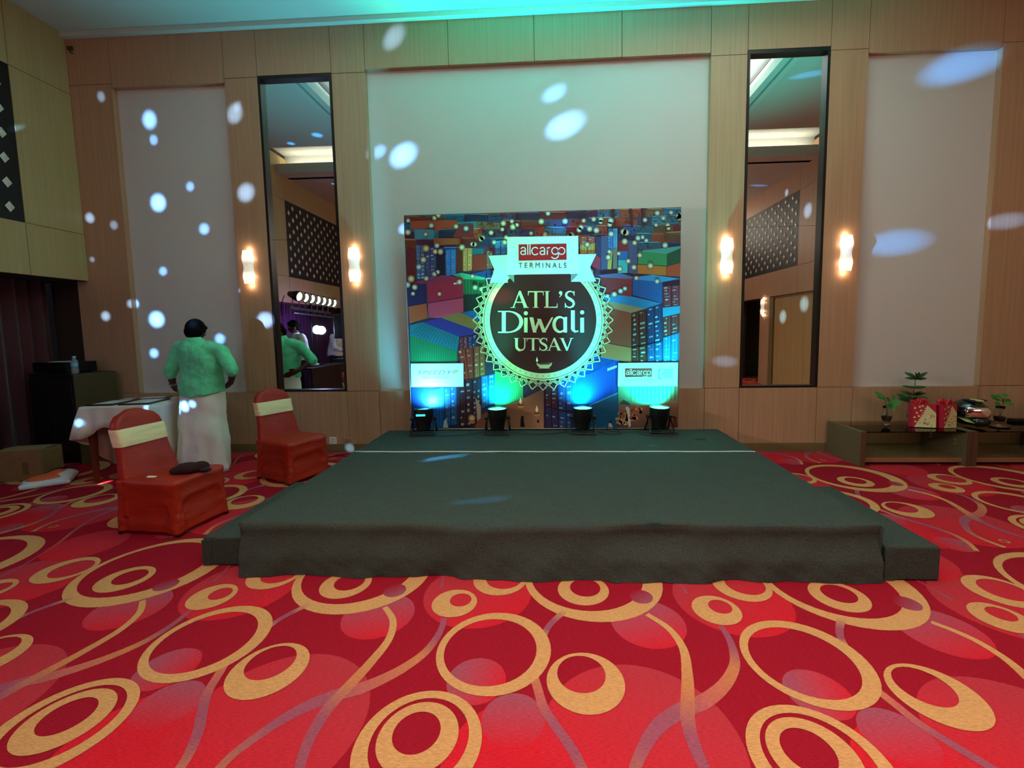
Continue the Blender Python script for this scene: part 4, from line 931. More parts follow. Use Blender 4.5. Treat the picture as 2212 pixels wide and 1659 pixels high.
    if lower == 'mundu':
        R = []; n = 96
        for i in range(15):
            k = i/14; z = hem+.06-(hem+.06-.018)*k; rx = .196+.044*k; ry = .148+.025*k; cx = hp.x+J.get('drift', 0)*k; cy = hp.y+.01
            ring_ = []
            for j in range(n):
                a = 2*PI*j/n; f = .010*k*math.sin(5*a+2.2*k)+.007*k*math.sin(11*a-3*k)+.004*math.sin(3*a+9*k)
                # front pleat edge on the left and a hem corner trailing on the right
                e = .030*math.exp(-((a-PI-.35)/.16)**2)*(.4+.6*k); q = .05*k**6*math.exp(-((a-5.9)/.3)**2)
                ring_.append((cx+(rx+f+e+q)*math.copysign(abs(math.cos(a))**.75, math.cos(a)), cy+(ry+f)*math.copysign(abs(math.sin(a))**.85, math.sin(a)), z-.012*k**6*math.cos(a-5.9)))
            R.append(ring_)
        folds(MB().rings(R).build('mundu', 'mundu', t, smooth=True), .16, .035, 1)
        MB().rings([[(p[0]*1.006+.0*k, p[1]*1.0, p[2]-.006*k) for p in R[-1]] for k in (0, 1)], cap=False).build('hem_border', 'sash', t, smooth=True)
    else:
        q = MB()
        q.ell(hp, (.178, .128, .13))
        for sg in (-1, 1):
            hj = hp+V_((sg*.088, 0, -.05)); kj = V_((sg*.09, .02, .46)); fj = V_((sg*.10, -.01, .07)); q.cap(hj, .098, kj, .072); q.cap(kj, .072, fj, .058)
        remesh(q.build('trousers', 'trousers', t, smooth=True), .012, 3)
        for sg in (-1, 1):
            q = MB(); q.ell((sg*.115, .05, .042), (.046, .135, .040)); q.build('shoe', 'black_plastic', t, smooth=True)
    if watch:
        w_ = V_(J['wrL']).lerp(V_(J['elL']), .12); d_ = (V_(J['wrL'])-V_(J['elL'])).to_track_quat('Z', 'Y').to_matrix().to_4x4(); d_.translation = w_
        MB().lathe([(.030, -.010), (.035, -.008), (.035, .008), (.030, .010)], 18, M=d_).build('wrist_watch', 'watch', t)
    return t
P0 = (-3.485, -.66, 0)
Jm = dict(head=(-.030, .035, 1.440), neck=(-.012, -.01, 1.375), tilt=.62, yaw=.35, chest=(.04, .0, 1.18), waist=(.035, 0, 1.0), hip=(.02, 0, .86), hem=.80, drift=-.035,
          shL=(-.175, .0, 1.285), elL=(-.278, -.03, 1.02), wrL=(-.288, .0, .885), knL=(-.262, .045, .812), tipL=(-.205, .10, .772), sideL=(.75, -.45, .1),
          shR=(.258, .0, 1.235), elR=(.400, -.05, 1.040), wrR=(.262, .10, .915), knR=(.205, .155, .885), tipR=(.12, .185, .86), sideR=(.2, .3, .9), cuff=.10)
man = person(P0, 0, 'man in a green shirt and white mundu, bending over the table, back to the room', Jm, 'shirt_green', 'mundu', watch=True, vox=.007)
Js = dict(head=(0, .03, 1.545), neck=(0, 0, 1.42), tilt=.3, yaw=.2, chest=(0, 0, 1.24), waist=(0, 0, 1.06), hip=(0, 0, .92), hem=.88,
          shL=(-.205, 0, 1.34), elL=(-.27, -.04, 1.07), wrL=(-.24, .10, .90), knL=(-.22, .15, .84), tipL=(-.20, .17, .77), shR=(.205, 0, 1.34), elR=(.27, -.05, 1.07), wrR=(.22, .14, .98), knR=(.18, .20, .99), tipR=(.12, .25, .99), sideR=(0, .2, 1), cuff=.55)
person((-4.84, -3.28, 0), .5, 'man in white shirt and dark trousers, standing behind the green shirted man in the mirror', Js, 'shirt_white', 'trousers', vox=.012)
Jd = dict(Js); Jd.update(head=(0, .12, 1.50), neck=(0, .08, 1.39), chest=(0, .05, 1.22), tilt=.6, shL=(-.205, .06, 1.32), elL=(-.29, .14, 1.08), wrL=(-.22, .34, .98), knL=(-.20, .42, .95), tipL=(-.18, .48, .90), shR=(.205, .06, 1.32), elR=(.29, .14, 1.08), wrR=(.22, .34, .98), knR=(.20, .42, .95), tipR=(.18, .48, .90), sideR=(-1, 0, 0))
person((-4.98, -5.12, 0), -PI/2, 'disc jockey in a white shirt leaning over the mixing desk, seen in the mirror', Jd, 'shirt_white', 'trousers', vox=.012)

# ================================================================== TABLE WITH CERTIFICATES
TA = .17; tb = empty('cloth_table', (-4.30, -1.12, 0), TA); tag(tb, 'small wooden table under a draped cream cloth beside the man', 'table')
TL, TD, TZ = .60, .56, .742
MB().box(.01, TL-.01, .01, TD-.01, TZ-.028, TZ-.003).build('tabletop', 'wood', tb)
for x in (.05, TL-.05):
    for y in (.05, TD-.05):
        MB().rings([[(x+sx_*r_, y+sy_*r_, z) for sx_, sy_ in ((-1, -1), (1, -1), (1, 1), (-1, 1))] for z, r_ in ((.002, .016), (.35, .022), (TZ-.03, .028))]).build('leg', 'wood', tb)
cl = MB(); per = []                                # perimeter walk: near edge, right, far, left
n = 48
for k in range(n): per.append((TL*k/n, 0., 0, -1, .24+.03*math.sin(k*.3)-.05*(k/n)))
for k in range(n): per.append((TL, TD*k/n, 1, 0, .42+.27*min(1, k/n*4)))
for k in range(n): per.append((TL-TL*k/n, TD, 0, 1, .70))
for k in range(n): per.append((0., TD-TD*k/n, -1, 0, .70-.44*(k/n)**2))
N = len(per); top = []; rows = [[], [], [], [], []]
for i, (x, y, nx_, ny_, d) in enumerate(per):
    q = per[(i-3) % N]; nx2, ny2 = (nx_+q[2])/2, (ny_+q[3])/2; L_ = math.hypot(nx2, ny2) or 1; 
    ph = .5+.5*math.sin(i*.55+1.2*math.sin(i*.13))
    cn = min(i % n, n-(i % n)); cf = max(0, 1-cn/7)       # cone folds at the corners
    for r, t in enumerate((0, .06, .35, .7, 1.)):
        o_ = .004+((.022*ph+.075*cf) if nx_ <= 0 else .008*ph)*t**.8; dd = d+.05*cf
        rows[r].append((x+nx2/L_*o_, y+ny2/L_*o_, max(TZ+.003-dd*t-(.006 if r else 0), .006)))
v = sum(rows, []); f = [(r*N+i, r*N+(i+1) % N, (r+1)*N+(i+1) % N, (r+1)*N+i) for r in range(4) for i in range(N)]; f.append(tuple(range(N)))
o = MB().add(v, f).build('tablecloth', 'tablecloth', smooth=True, auto=50); o.location = tb.location; o.rotation_euler = (0, 0, TA); tag(o, 'cream tablecloth draped over the table, short in front and long behind', 'tablecloth')
sd = o.modifiers.new('thick', 'SOLIDIFY'); sd.thickness = .003
def plaque(a, b_, wx, wy, rz, z, label):
    M = Matrix.Translation(tb.location) @ Matrix.Rotation(TA, 4, 'Z') @ Vector((a, b_, z))
    t = empty('framed_certificate', M, TA+rz); tag(t, label, 'frame', 'framed certificates on the table')
    for (x0, x1, y0, y1) in ((-wx/2, wx/2, -wy/2, -wy/2+.035), (-wx/2, wx/2, wy/2-.035, wy/2), (-wx/2, -wx/2+.035, -wy/2+.035, wy/2-.035), (wx/2-.035, wx/2, -wy/2+.035, wy/2-.035)):
        MB().box(x0, x1, y0, y1, 0, .012).build('frame_rail', 'frame_navy', t, bevel=.003)
    MB().box(-wx/2+.03, wx/2-.03, -wy/2+.03, wy/2-.03, 0, .0115).build('certificate', 'certificate', t)
plaque(.145, .19, .25, .32, -.04, TZ+.006, 'dark framed certificate lying at the left front of the cloth table')
plaque(.44, .19, .27, .33, .06, TZ+.006, 'dark framed certificate lying at the right front, nearest the man')
plaque(.33, .46, .28, .17, .05, TZ+.006, 'dark framed certificate lying at the back of the cloth table')

# ================================================================== DARK CORNER BY THE CURTAIN
cb = empty('media_cabinet', (-5.04, -.50, 0), -.17); tag(cb, 'waist high black cabinet with brown side standing in the corner by the curtain', 'cabinet')
MB().box(-.66, -.012, 0, .40, 0.03, .985).build('body', 'cabinet_dark', cb, bevel=.004); MB().box(-.011, .008, -.005, .405, .0, 1.0).build('side_panel', 'cabinet_brown', cb, bevel=.002)
MB().box(-.67, -.012, -.012, .405, .986, 1.003).build('top', 'cabinet_dark', cb, bevel=.002)
for x in (-.65, -.335): MB().box(x, x+.31, -.016, -.001, .06, .95).build('door', 'cabinet_dark', cb, bevel=.003)
def on_cab(x, y, z): return Matrix.Translation(cb.location) @ Matrix.Rotation(-.17, 4, 'Z') @ Vector((x, y, z))
am = empty('amplifier', on_cab(-.40, .17, 1.004), -.12); tag(am, 'flat black amplifier on the corner cabinet', 'amplifier')
MB().box(-.23, .23, -.14, .16, .012, .125).build('case', 'black_metal', am, bevel=.006); MB().box(-.225, .225, -.147, -.138, .02, .118).build('front_panel', 'black_plastic', am)
for x in (-.15, .12): MB().lathe([(.0001, 0), (.02, 0), (.018, .02), (.0001, .02)], 16, M=Matrix.Translation((x, -.147, .07)) @ Matrix.Rotation(PI/2, 4, 'X')).build('knob', 'black_metal', am)
for x in (-.2, .2):
    for y in (-.1, .12): MB().lathe([(.015, .0), (.015, .012)], 10, c=(x, y, 0)).build('foot', 'black_plastic', am)
o = MB().box(-.11, .11, -.05, .05, 0, .004).build('loose_paper', 'white_paper'); o.location = on_cab(-.33, .12, 1.131); o.rotation_euler = (0, 0, .1); tag(o, 'white paper sheet lying on the black amplifier', 'paper')
wb_ = empty('water_bottle', on_cab(-.065, .06, 1.004)); tag(wb_, 'small clear water bottle with blue label on the cabinet', 'bottle')
MB().lathe([(.0001, .001), (.026, .001), (.03, .01), (.03, .06), (.028, .07), (.03, .08), (.03, .125), (.022, .15), (.013, .165), (.013, .175), (.0001, .175)], 20).build('bottle_body', 'bottle', wb_, smooth=True)
MB().lathe([(.0308, .082), (.0308, .122)], 20, cap=False).build('bottle_label', 'bottle_label', wb_, smooth=True); MB().lathe([(.0001, .174), (.015, .174), (.015, .192), (.0001, .192)], 16).build('bottle_cap', 'bottle_label', wb_)
bx = empty('cardboard_box', (-5.10, -.93, 0), .22); tag(bx, 'closed brown cardboard box on the floor by the curtain', 'box')
MB().box(-.19, .19, -.11, .13, 0.002, .30).build('carton', 'cardboard', bx, bevel=.004)
for s_ in (-1, 1): MB().add([(-.19, s_*.12+.01, .301), (.19, s_*.12+.01, .301), (.19, s_*.005+.01, .312), (-.19, s_*.005+.01, .312), (-.19, s_*.12+.01, .304), (.19, s_*.12+.01, .304), (.19, s_*.005+.01, .315), (-.19, s_*.005+.01, .315)], [(0, 1, 2, 3), (4, 5, 6, 7), (0, 1, 5, 4), (2, 3, 7, 6), (0, 3, 7, 4), (1, 2, 6, 5)]).build('flap', 'cardboard', bx)
MB().box(.02, .07, -.1125, -.110, .06, .30).build('packing_tape', 'tape', bx); MB().box(-.19, .19, -.113, -.110, .185, .30).build('fold_strip', 'cardboard', bx)
pb = empty('plastic_bag', (-4.70, -1.10, 0), .64); tag(pb, 'white and orange plastic carrier bag lying flat on the carpet', 'bag')
b_ = MB(); b_.ell((0, 0, .045), (.19, .15, .04)); b_.ell((.08, .03, .06), (.12, .11, .055)); b_.box(-.17, .17, -.15, .13, .004, .05); remesh(b_.build('bag_body', 'bag_white', pb), .012, 4)
b_ = MB(); b_.ell((-.01, -.01, .058), (.155, .12, .042)); b_.ell((.06, .02, .072), (.09, .08, .052)); remesh(b_.build('printed_area', 'bag_orange', pb), .012, 3)
b_ = MB(); b_.tube([(-.02, .11, .09), (.03, .16, .10), (.09, .14, .10), (.10, .10, .105)], .012, 8).build('handle', 'black_plastic', pb, smooth=True)
gb = MB(); gb.ell((0, -.03, .09), (.15, .10, .09)); gb.ell((-.08, .03, .13), (.10, .10, .08)); gb.ell((.12, -.02, .05), (.09, .08, .05)); o = gb.build('cloth_bag', 'bag_green'); o.location = (-5.36, -1.20, 0); remesh(o, .012, 4); tag(o, 'slumped green bag on the floor at the far edge, beside the cardboard box', 'bag')

# ================================================================== GLASS TABLES AND WHAT STANDS ON THEM
def coffee_table(x0, x1, label, end=False):
    t = empty('coffee_table', ((x0+x1)/2, -.30, 0)); tag(t, label, 'table', 'low glass coffee tables by the wall'); o = t.location
    y0, y1, h = -.565, -.035, .352
    for x in (x0, x1-.05):
        MB().box(x, x+.05, y0, y1, .001, h).build('side_panel', 'table_grey', t, bevel=.002, off=o); MB().box(x+.001, x+.049, y0-.003, y0, .002, h-.001).build('edge_band', 'table_edge', t, off=o)
    MB().box(x0+.051, x1-.051, y0+.005, y1-.002, h-.012, h-.001).build('glass_top', 'smoked_glass', t, off=o)
    MB().box(x0+.051, x1-.051, y0+.035, y1-.03, .035, .080).build('shelf', 'shelf_wood', t, off=o); MB().box(x0+.052, x1-.052, y0+.037, y1-.032, .0805, .083).build('shelf_sheet', 'shelf_gloss', t, off=o)
    for x, s_ in ((x0+.05, 1), (x1-.05, -1)):
        for y in (-.16, -.44):
            for z in (.20, .235): MB().lathe([(.0001, 0), (.011, 0), (.009, .006), (.0001, .007)], 12, M=Matrix.Translation((x, y, z)) @ Matrix.Rotation(s_*PI/2, 4, 'Y')).build('stud', 'steel', t, off=o)
coffee_table(3.195, 4.245, 'low dark glass coffee table holding the gift bags')
coffee_table(4.249, 5.285, 'low dark glass coffee table at the end, under the last plant')
TZ2 = .353
def leaf_mesh(l, w_, cup=.15, tipw=.2):
    b_ = MB(); v = []; n = 6
    for i in range(n+1):
        t = i/n; ww = w_/2*math.sin(PI*min(1, t*.92+.04))**.8; z = -cup*l*t*t
        v += [(-ww, l*t, z+.08*w_), (0, l*t, z), (ww, l*t, z+.08*w_)]
    f = []
    for i in range(n): a = i*3; f += [(a, a+1, a+4, a+3), (a+1, a+2, a+5, a+4)]
    return b_.add(v, f)
def vase(x, y, label, leaves, stems, dark='leaf', foot=.0, h=.20):
    t = empty('glass_vase', (x, y, TZ2)); tag(t, label, 'vase', 'glass vases with green cuttings')
    MB().lathe([(.0001, .001), (.034, .001), (.034, .004), (.006, .012), (.006, .026), (.030, .040), (.048, .075), (.050, .10), (.040, .14), (.033, .17), (.038, h), (.035, h), (.030, .17), (.037, .14), (.047, .10), (.045, .076), (.028, .044), (.0001, .038)], 24).build('glass', 'glass', t, smooth=True)
    MB().lathe([(.0001, .042), (.026, .046), (.042, .076), (.044, .094), (.0001, .096)], 18).build('soil', 'soil', t, smooth=True)
    for p in stems: MB().tube(p, .003, 6).build('stem', 'stem', t)
    cache = {}; rv = random.Random(int(x*100))
    for (lx, ly, lz, az, el, l, w_) in leaves:
        k = (l, w_)
        if k not in cache: o = leaf_mesh(l, w_).build('leaf', dark, t, smooth=True); cache[k] = o
        else: o = share(cache[k], t)
        o.location = (lx, ly, lz); yv = Vector((-math.sin(az)*math.cos(el), math.cos(az)*math.cos(el), math.sin(el))); zv = Vector((rv.uniform(-.5, .5), -.8, rv.uniform(.2, .9))); zv = (zv-yv*zv.dot(yv)).normalized(); xv = yv.cross(zv); o.rotation_euler = Matrix((xv, yv, zv)).transposed().to_euler()
    return t
vase(3.655, -.26, 'small glass vase with broad green leaves, alone at the table left end', [(-.02, 0, .27, 1.0, .75, .12, .075), (0, 0, .25, -.9, .2, .10, .075), (.01, -.01, .24, -2.0, .0, .10, .075), (.0, -.01, .25, 2.6, .1, .10, .075), (.02, 0, .23, -1.4, -.5, .12, .075), (0, -.01, .22, 3.1, -.3, .10, .075), (.03, .01, .24, -.4, .5, .08, .05), (-.01, .01, .26, .3, .6, .10, .075), (.05, 0, .26, -1.2, .7, .08, .05)],
     [[(0, 0, .07), (-.01, 0, .2), (-.03, 0, .30)], [(0, 0, .07), (.01, 0, .18), (.03, 0, .25)]])
tiers = []
for (z, n_, l, el) in ((.48, 7, .115, .60), (.47, 6, .09, .2), (.375, 8, .10, .25), (.30, 9, .11, .35), (.26, 9, .12, .2)):
    for k in range(n_): tiers.append((.015 if z > .45 else 0, 0, z, 2*PI*k/n_+z*9, el, l, .034))
tiers += [(-.05, 0, .26, 1.2, .5, .11, .05), (-.06, -.01, .24, 1.8, .3, .11, .05), (-.04, 0, .23, 2.4, .2, .11, .05)]
vase(3.985, -.17, 'glass vase with a tall tiered green plant rising behind the gift bags', tiers, [[(0, 0, .07), (0, 0, .3), (.015, 0, .51)], [(0, 0, .1), (-.03, 0, .2), (-.05, 0, .25)]], 'leaf_dark')
vase(4.685, -.36, 'small glass vase with small round leaves, standing on a clear saucer', [(0, 0, .25, .9, .5, .07, .05), (.01, 0, .24, -1., .3, .07, .05), (.03, 0, .26, -.7, .4, .07, .05), (-.02, -.01, .23, 2., .0, .07, .05), (.02, -.01, .23, -2.2, .0, .07, .05), (.0, 0, .27, -.2, .8, .07, .05), (.04, 0, .25, -1.5, .1, .07, .05), (-.04, 0, .29, 1.2, .3, .05, .03), (-.05, 0, .30, .6, .5, .05, .03), (.05, 0, .29, -.4, .6, .07, .05), (-.01, -.02, .22, 2.9, -.1, .07, .05)],
     [[(0, 0, .07), (-.02, 0, .2), (-.05, 0, .30)], [(0, 0, .07), (.02, 0, .2), (.04, 0, .28)]])
bpy.data.objects['glass_vase.002'].location.z += .010
o = MB().lathe([(.0001, 0), (.05, 0), (.085, .007), (.085, .0095), (.05, .003), (.0001, .003)], 28).build('saucer', 'glass', smooth=True); o.location = (4.685, -.36, TZ2+.0005); tag(o, 'clear glass saucer under the vase with small leaves', 'saucer')
def gift_bag(x, y, rz, lean, label, flip=1, w_=.20, h=.235, d=.085):
    t = empty('gift_bag', (x, y, TZ2+.001), rz); tag(t, label, 'bag', 'red and cream paper gift bags'); M = Matrix.Rotation(lean, 4, 'X')
    rd, cr, ln = S('#b5213c'), S('#d9cf9a'), S('#e2c46e')
    m_ = MB(); m_.box(-w_/2, w_/2, -d/2, d/2, 0, h, M, rd)
    F = lambda a, b_, k=1: M @ Vector((flip*(a-.5)*w_, -d/2-.0006*k, b_*h))
    m_.add([F(.06, .0), F(.98, .0), F(1., .62), F(.62, .96), F(.48, .60), F(.22, .22)], [(0, 1, 2, 3, 4, 5)], cr)
    rq = random.Random(int(x*100))
    def dot(a, b_, r_, c_, k):
        q = [F(a+r_*math.cos(2*PI*i/10), b_+r_*math.sin(2*PI*i/10)*w_/h, k) for i in range(10)]; m_.add(q, [tuple(range(10))], c_)
    for a, b_ in ((.10, .82), (.30, .88), (.18, .62), (.36, .72), (.08, .42), (.26, .48), (.12, .24), (.42, .92)): dot(a, b_, .055, S('#dcc57c'), 2)
    for i in range(20):
        a = rq.uniform(.30, .92); b_ = rq.uniform(.06, .55); 
        if b_ < a*1.0-.12: dot(a, b_, rq.uniform(.03, .06), rq.choice([S('#c98a86'), S('#c9a25a'), S('#b65a62'), S('#e6dcae')]), 2)
    for i in range(9):                                # fringe between the two fields
        a = .10+.05*i; q = .03+.098*i; m_.add([F(a, q, 3), F(a+.10, q-.01, 3), F(a+.10, q+.02, 3), F(a, q+.03, 3)], [(0, 1, 2, 3)], S('#e8e0c8'))
    m_.build('paper_body', 'bag_print', t)
    for s_ in (-1, 1):
        pts = [M @ Vector((-.05+.1*k/12, s_*d/2*.9, h-.02+.075*math.sin(PI*k/12))) for k in range(13)]
        MB().tube(pts, .0055, 6).build('ribbon_handle', 'ribbon', t, smooth=True)
    b_ = MB()
    for i in range(10):
        a0 = rq.uniform(-.08, .08); pts = [M @ Vector((a0+.03*math.sin(k*.8+i), rq.uniform(-.02, .02), h-.01+.05*math.sin(PI*k/7))) for k in range(8)]; b_.tube(pts, .005, 5)
    b_.build('tissue_ribbon', 'ribbon', t, smooth=True); bpy.context.view_layer.update()
gift_bag(3.935, -.36, -.22, -.10, 'red and cream patterned gift bag leaning at left, before the tall plant')
gift_bag(4.145, -.38, .22, -.03, 'red and cream patterned gift bag standing upright next to the helmet', 1, .165, .235)
# helmet
he = empty('motorcycle_helmet', (4.425, -.33, TZ2+.002), .30); tag(he, 'black full face motorcycle helmet with iridescent visor on the table', 'helmet')
b_ = MB(); b_.ell((0, .015, .155), (.128, .150, .128), None, 24, 16); b_.ell((0, .01, .085), (.112, .128, .075), None, 24, 16); b_.ell((0, -.085, .065), (.085, .078, .058), None, 20, 12); b_.ell((0, .09, .15), (.10, .09, .10))
remesh(b_.build('shell', 'helmet_shell', he, smooth=True), .007, 3)
R = []                                               # visor: a curved patch just outside the shell
for i in range(9):
    ph = -.30+.78*i/8; ring_ = []
    for j in range(25):
        a = -PI/2-1.25+2.5*j/24; k = .138+.0*ph; ring_.append((k*math.cos(ph)*math.cos(a), .012+(.158+.012*(1-abs(j-12)/12))*math.cos(ph)*math.sin(a), .150+.134*math.sin(ph)))
    R.append(ring_)
o = MB().rings(R, cap=False, close=False).build('visor', 'visor', he, smooth=True); q = o.modifiers.new('thick', 'SOLIDIFY'); q.thickness = .003
for s_ in (-1, 1):
    MB().lathe([(.0001, 0), (.024, 0), (.020, .008), (.0001, .009)], 16, M=Matrix.Translation((s_*.127, -.005, .150)) @ Matrix.Rotation(s_*PI/2, 4, 'Y')).build('visor_pivot', 'black_plastic', he)
    b_ = MB(); b_.ell((s_*.06, -.02, .268), (.024, .075, .014), Matrix.Rotation(s_*.2, 4, 'Z'), 14, 8); b_.build('top_vent', 'black_plastic', he, smooth=True)
    b_ = MB(); b_.add([(s_*.088, -.10, .05), (s_*.112, -.04, .062), (s_*.118, .03, .095), (s_*.108, -.055, .09), (s_*.100, -.104, .052), (s_*.124, -.044, .062), (s_*.130, .03, .095), (s_*.120, -.06, .09)], [(0, 1, 2, 3), (4, 5, 6, 7), (0, 1, 5, 4), (1, 2, 6, 5), (2, 3, 7, 6), (3, 0, 4, 7)]); b_.build('side_stripe', 'helmet_lime', he)
b_ = MB(); b_.ell((0, -.035, .270), (.036, .075, .016), None, 14, 8); b_.build('crown_stripe', 'helmet_lime', he, smooth=True)
b_ = MB(); b_.ell((0, -.158, .075), (.035, .012, .018), None, 12, 8); b_.build('chin_vent', 'black_plastic', he, smooth=True)
rc = empty('flat_box', (5.14, -.13, TZ2+.001), -.12); tag(rc, 'thin black box lying at the end of the last glass table', 'box'); MB().box(-.11, .11, -.04, .04, 0, .028).build('case', 'black_plastic', rc, bevel=.004); MB().box(-.105, .105, -.036, .036, .0285, .031).build('lid', 'black_metal', rc)
# ================================================================== WALL FITTINGS
def sconce(x, y, z, label, rz=0., k=1., lit=True):
    t = empty('wall_sconce', (x, y, z), rz); tag(t, label, 'lamp', 'wavy glass wall sconces')
    MB().box(-.035, .035, -.018, -.0005, -.15, .15).build('back_plate', 'sconce_metal', t, bevel=.003)
    R = []
    for i in range(25):
        q = -.188+.376*i/24; hw = .066+.006*math.cos(q*2*PI/.205+PI) ; dp = .062+.009*math.cos(q*2*PI/.205+PI); ring_ = []
        for j in range(13):
            a = -1+2*j/12; ring_.append((hw*a, -.030-(dp-.012)*(1-abs(a)**3.2), q))
        R.append(ring_)
    o = MB().rings(R, cap=False, close=False).build('glass_shade', 'sconce_glass', t, smooth=True); q = o.modifiers.new('thick', 'SOLIDIFY'); q.thickness = .004
    for s_ in (-1, 1): MB().lathe([(.0001, -.02), (.012, -.012), (.014, .0), (.012, .012), (.0001, .02)], 12, c=(0, -.036, s_*.11)).build('bulb', 'lamp_on', t, smooth=True)
    Mx = rotz(rz, (x, y, z))
    for s_ in (-1, 1):
        lamp('sconce_bulb', 'POINT', Mx @ Vector((0, -.028, s_*.205)), 0.42*k, (1.0, .76, .48), shadow_soft_size=.02)
        lamp('sconce_bulb', 'POINT', Mx @ Vector((.052, -.022, s_*.10)), .06*k, (1.0, .70, .40), shadow_soft_size=.01); lamp('sconce_bulb', 'POINT', Mx @ Vector((-.052, -.022, s_*.10)), .06*k, (1.0, .70, .40), shadow_soft_size=.01)
for x, l in ((-3.315, 'lit wavy glass wall sconce between the left plaster field and the mirror'), (-2.075, 'lit wavy glass wall sconce between the left mirror and the central field'), (2.065, 'lit wavy glass wall sconce between the central field and the right mirror'), (3.315, 'lit wavy glass wall sconce between the right mirror and the right plaster field')): sconce(x, -.001, 2.172, l)
sconce(XR-.001, -5.86, 1.88, 'lit wavy glass wall sconce beside the doorway, seen in the right mirror', PI/2*-1 if False else -PI/2, .7)
def socket(x, z, w_, m, label, y=-.001):
    t = empty('wall_socket', (x, y, z)); tag(t, label, 'socket'); MB().box(-w_/2, w_/2, -.010, 0, -.043, .043).build('cover_plate', m, t, bevel=.004)
    for dx, dz in ((0, .016), (-.014, -.012), (.014, -.012)): MB().lathe([(.0001, 0), (.005, 0), (.005, .003), (.0001, .003)], 10, M=Matrix.Translation((dx, -.009, dz)) @ Matrix.Rotation(PI/2, 4, 'X')).build('pin_hole', 'black_plastic', t)
    if m == 'socket_white': MB().box(w_/2-.018, w_/2-.008, -.013, -.009, -.012, .012).build('switch', m, t)
socket(-2.445, .135, .088, 'socket_white', 'white wall socket low on the wall beside the red chair')
socket(-2.275, .130, .10, 'socket_beige', 'wood coloured wall socket low on the wall, next to the stage')
socket(4.40, .20, .085, 'socket_white', 'white wall socket seen under the end glass table')
sp = empty('sprinkler_head', (-2.75, -.43, ZC)); tag(sp, 'small metal sprinkler head under the ceiling edge', 'sprinkler'); MB().lathe([(.022, -.001), (.022, -.006), (.008, -.008), (.008, -.03), (.0001, -.03)], 14).build('pipe', 'steel', sp); MB().lathe([(.0001, -.032), (.02, -.032), (.02, -.035), (.0001, -.035)], 14).build('deflector', 'steel', sp)
hk = empty('cable_clip', (-5.24, -.002, 4.655)); tag(hk, 'small dark cable clip in the upper left wall corner', 'clip'); MB().box(-.03, .03, -.02, 0, -.02, .02).build('clip_body', 'cabinet_brown', hk, bevel=.003); MB().tube([(0, -.012, -.015), (.012, -.02, -.05), (.03, -.012, -.06)], .006, 6).build('clip_hook', 'cabinet_brown', hk)

# ================================================================== LIGHT BAR AND DISC JOCKEY'S CORNER (SEEN IN THE LEFT MIRROR)
lb = empty('light_bar', (-4.72, -3.66, 0)); tag(lb, 'bar of seven glowing par lamps on a stand by the curtain', 'stage light'); o_ = lb.location
MB().tube([(-4.72, -3.66, .02), (-4.72, -3.66, 2.0)], .022, 12).build('stand_pole', 'black_metal', lb, off=o_); MB().lathe([(.0001, .001), (.16, .001), (.16, .012), (.03, .03), (.0001, .03)], 24).build('base', 'black_metal', lb)
MB().tube([(-4.70, -2.9, 1.90), (-4.70, -4.42, 1.85)], .025, 10).build('crossbar', 'truss', lb, off=o_); MB().tube([(-4.62, -2.9, 1.80), (-4.62, -4.42, 1.75)], .014, 8).build('lower_rail', 'truss', lb, off=o_)
for i, p in enumerate(PARS):
    M = Matrix.Translation(p) @ (Vector((5.2, 1.6, -1.4))).to_track_quat('Z', 'Y').to_matrix().to_4x4()
    h_ = MB().lathe([(.0001, -.22), (.05, -.21), (.075, -.1), (.098, -.02), (.104, .08), (.098, .08), (.09, .0), (.0001, .0)], 24, M=M).build('lamp_head', 'black_metal', lb, smooth=True, auto=40, off=o_)
    MB().lathe([(.0001, .02), (.080, .02), (.080, .024), (.0001, .024)], 24, M=M).build('lens', 'lamp_on', h_, off=(0, 0, 0) if False else o_)
    q = MB(); q.tube([Vector(p)+Vector((-.10, .0, -.0)), Vector(p)+Vector((-.11, 0, -.12)), Vector((-4.70, p[1], 1.885-.03*i/6))], .010, 6); q.tube([Vector((-4.70, p[1], 1.88)), Vector((-4.62, p[1], 1.78))], .008, 6); q.build('yoke', 'truss', h_, off=o_)
cable([(-4.75, -2.86, 2.12), (-4.78, -2.80, 1.95), (-4.80, -2.84, 1.75), (-4.77, -2.95, 1.80)], 'black cable hanging in a loop from the end of the light bar', .008)
dt = empty('mixing_desk', (-4.42, -3.68, 0)); tag(dt, 'black fronted mixing desk of the disc jockey by the purple curtain', 'table'); o_ = dt.location
MB().box(-4.63, -4.20, -4.72, -2.66, .75, .78).build('desk_top', 'cabinet_dark', dt, off=o_, bevel=.003); MB().box(-4.215, -4.20, -4.72, -2.66, .02, .75).build('front_cloth', 'cabinet_dark', dt, off=o_)
for y in (-4.68, -2.70): MB().box(-4.62, -4.57, y-.02, y+.02, 0, .75).build('leg', 'black_metal', dt, off=o_)
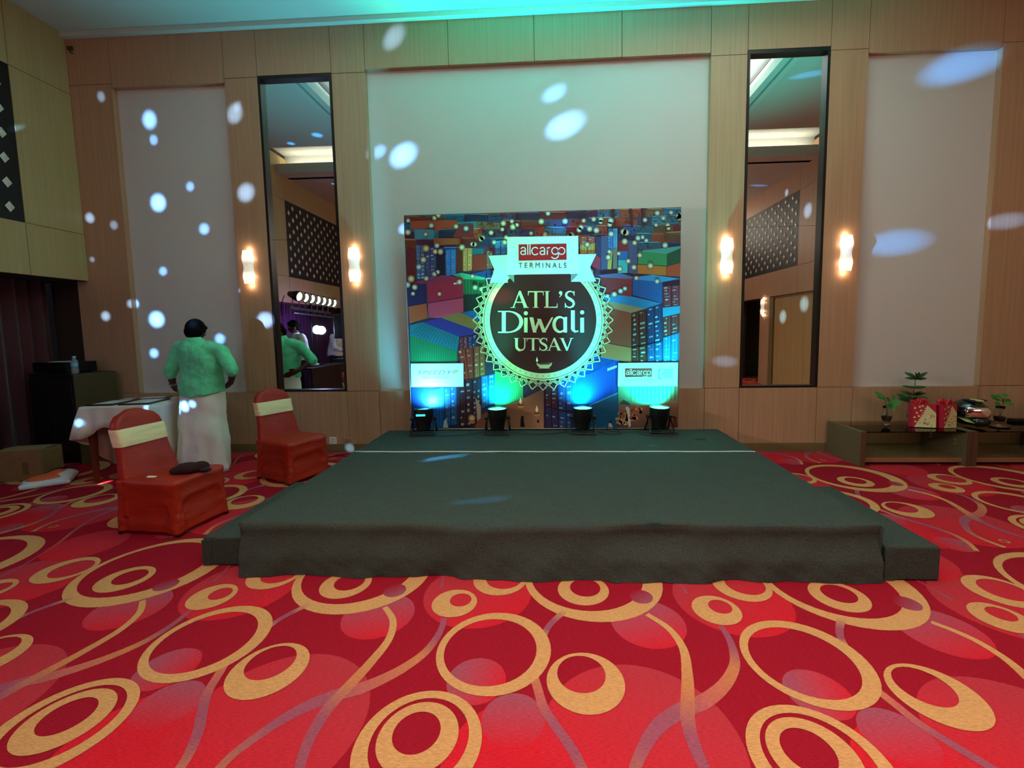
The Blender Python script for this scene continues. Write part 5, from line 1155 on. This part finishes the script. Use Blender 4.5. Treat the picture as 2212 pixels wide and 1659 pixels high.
MX_ = empty('audio_mixer', (-4.42, -4.45, .781)); tag(MX_, 'silver trimmed audio mixer on the black mixing desk', 'mixer'); MB().box(-.16, .16, -.24, .24, 0, .07).build('case', 'black_plastic', MX_, bevel=.01)
for i in range(5):
    for j in range(3): MB().lathe([(.011, .07), (.009, .09), (.0001, .09)], 10, c=(-.09+.09*j, -.18+.09*i, 0)).build('knob', 'steel', MX_)
lp = empty('cable_tray', (-4.40, -3.05, .781)); tag(lp, 'shiny crumpled plastic wrap on the left end of the mixing desk', 'wrap'); b_ = MB(); b_.ell((0, 0, .035), (.11, .17, .035)); b_.ell((.03, .06, .05), (.07, .08, .04)); remesh(b_.build('crumpled_sheet', 'bag_white', lp), .014, 2)
dl = empty('disco_light', (-4.50, -3.46, .781)); tag(dl, 'glowing faceted disco light on a short stand on the mixing desk', 'disco light')
MB().lathe([(.0001, .001), (.09, .001), (.09, .012), (.02, .03), (.0001, .03)], 20).build('base', 'black_metal', dl); MB().tube([(0, 0, .02), (0, 0, .62)], .012, 8).build('pole', 'black_metal', dl)
b_ = MB().ell((0, 0, .70), (.075, .075, .085), None, 14, 9); b_.build('faceted_globe', 'ball', dl)
lamp('globe_glow', 'POINT', (-4.38, -3.40, 1.47), 14, (.45, .5, 1.0), shadow_soft_size=.08)
lamp('curtain_wash', 'SPOT', (-4.55, -4.1, .95), 130, (.55, .22, 1.0), (-5.7, -4.0, 1.5), spot_size=math.radians(120), spot_blend=1., shadow_soft_size=.1)
sk = empty('loudspeaker', (-4.06, -3.74, 0), -.2); tag(sk, 'large black loudspeaker on a pole beside the disco light', 'speaker')
MB().box(-.17, .17, -.21, .21, 1.30, 1.78).build('cabinet', 'black_plastic', sk, bevel=.02); MB().box(.171, .178, -.19, .19, 1.32, 1.76).build('grille', 'cabinet_dark', sk); MB().tube([(0, 0, .02), (0, 0, 1.31)], .018, 10).build('pole', 'black_metal', sk); MB().lathe([(.0001, .001), (.10, .001), (.10, .012), (.03, .03), (.0001, .03)], 20).build('base', 'black_metal', sk)
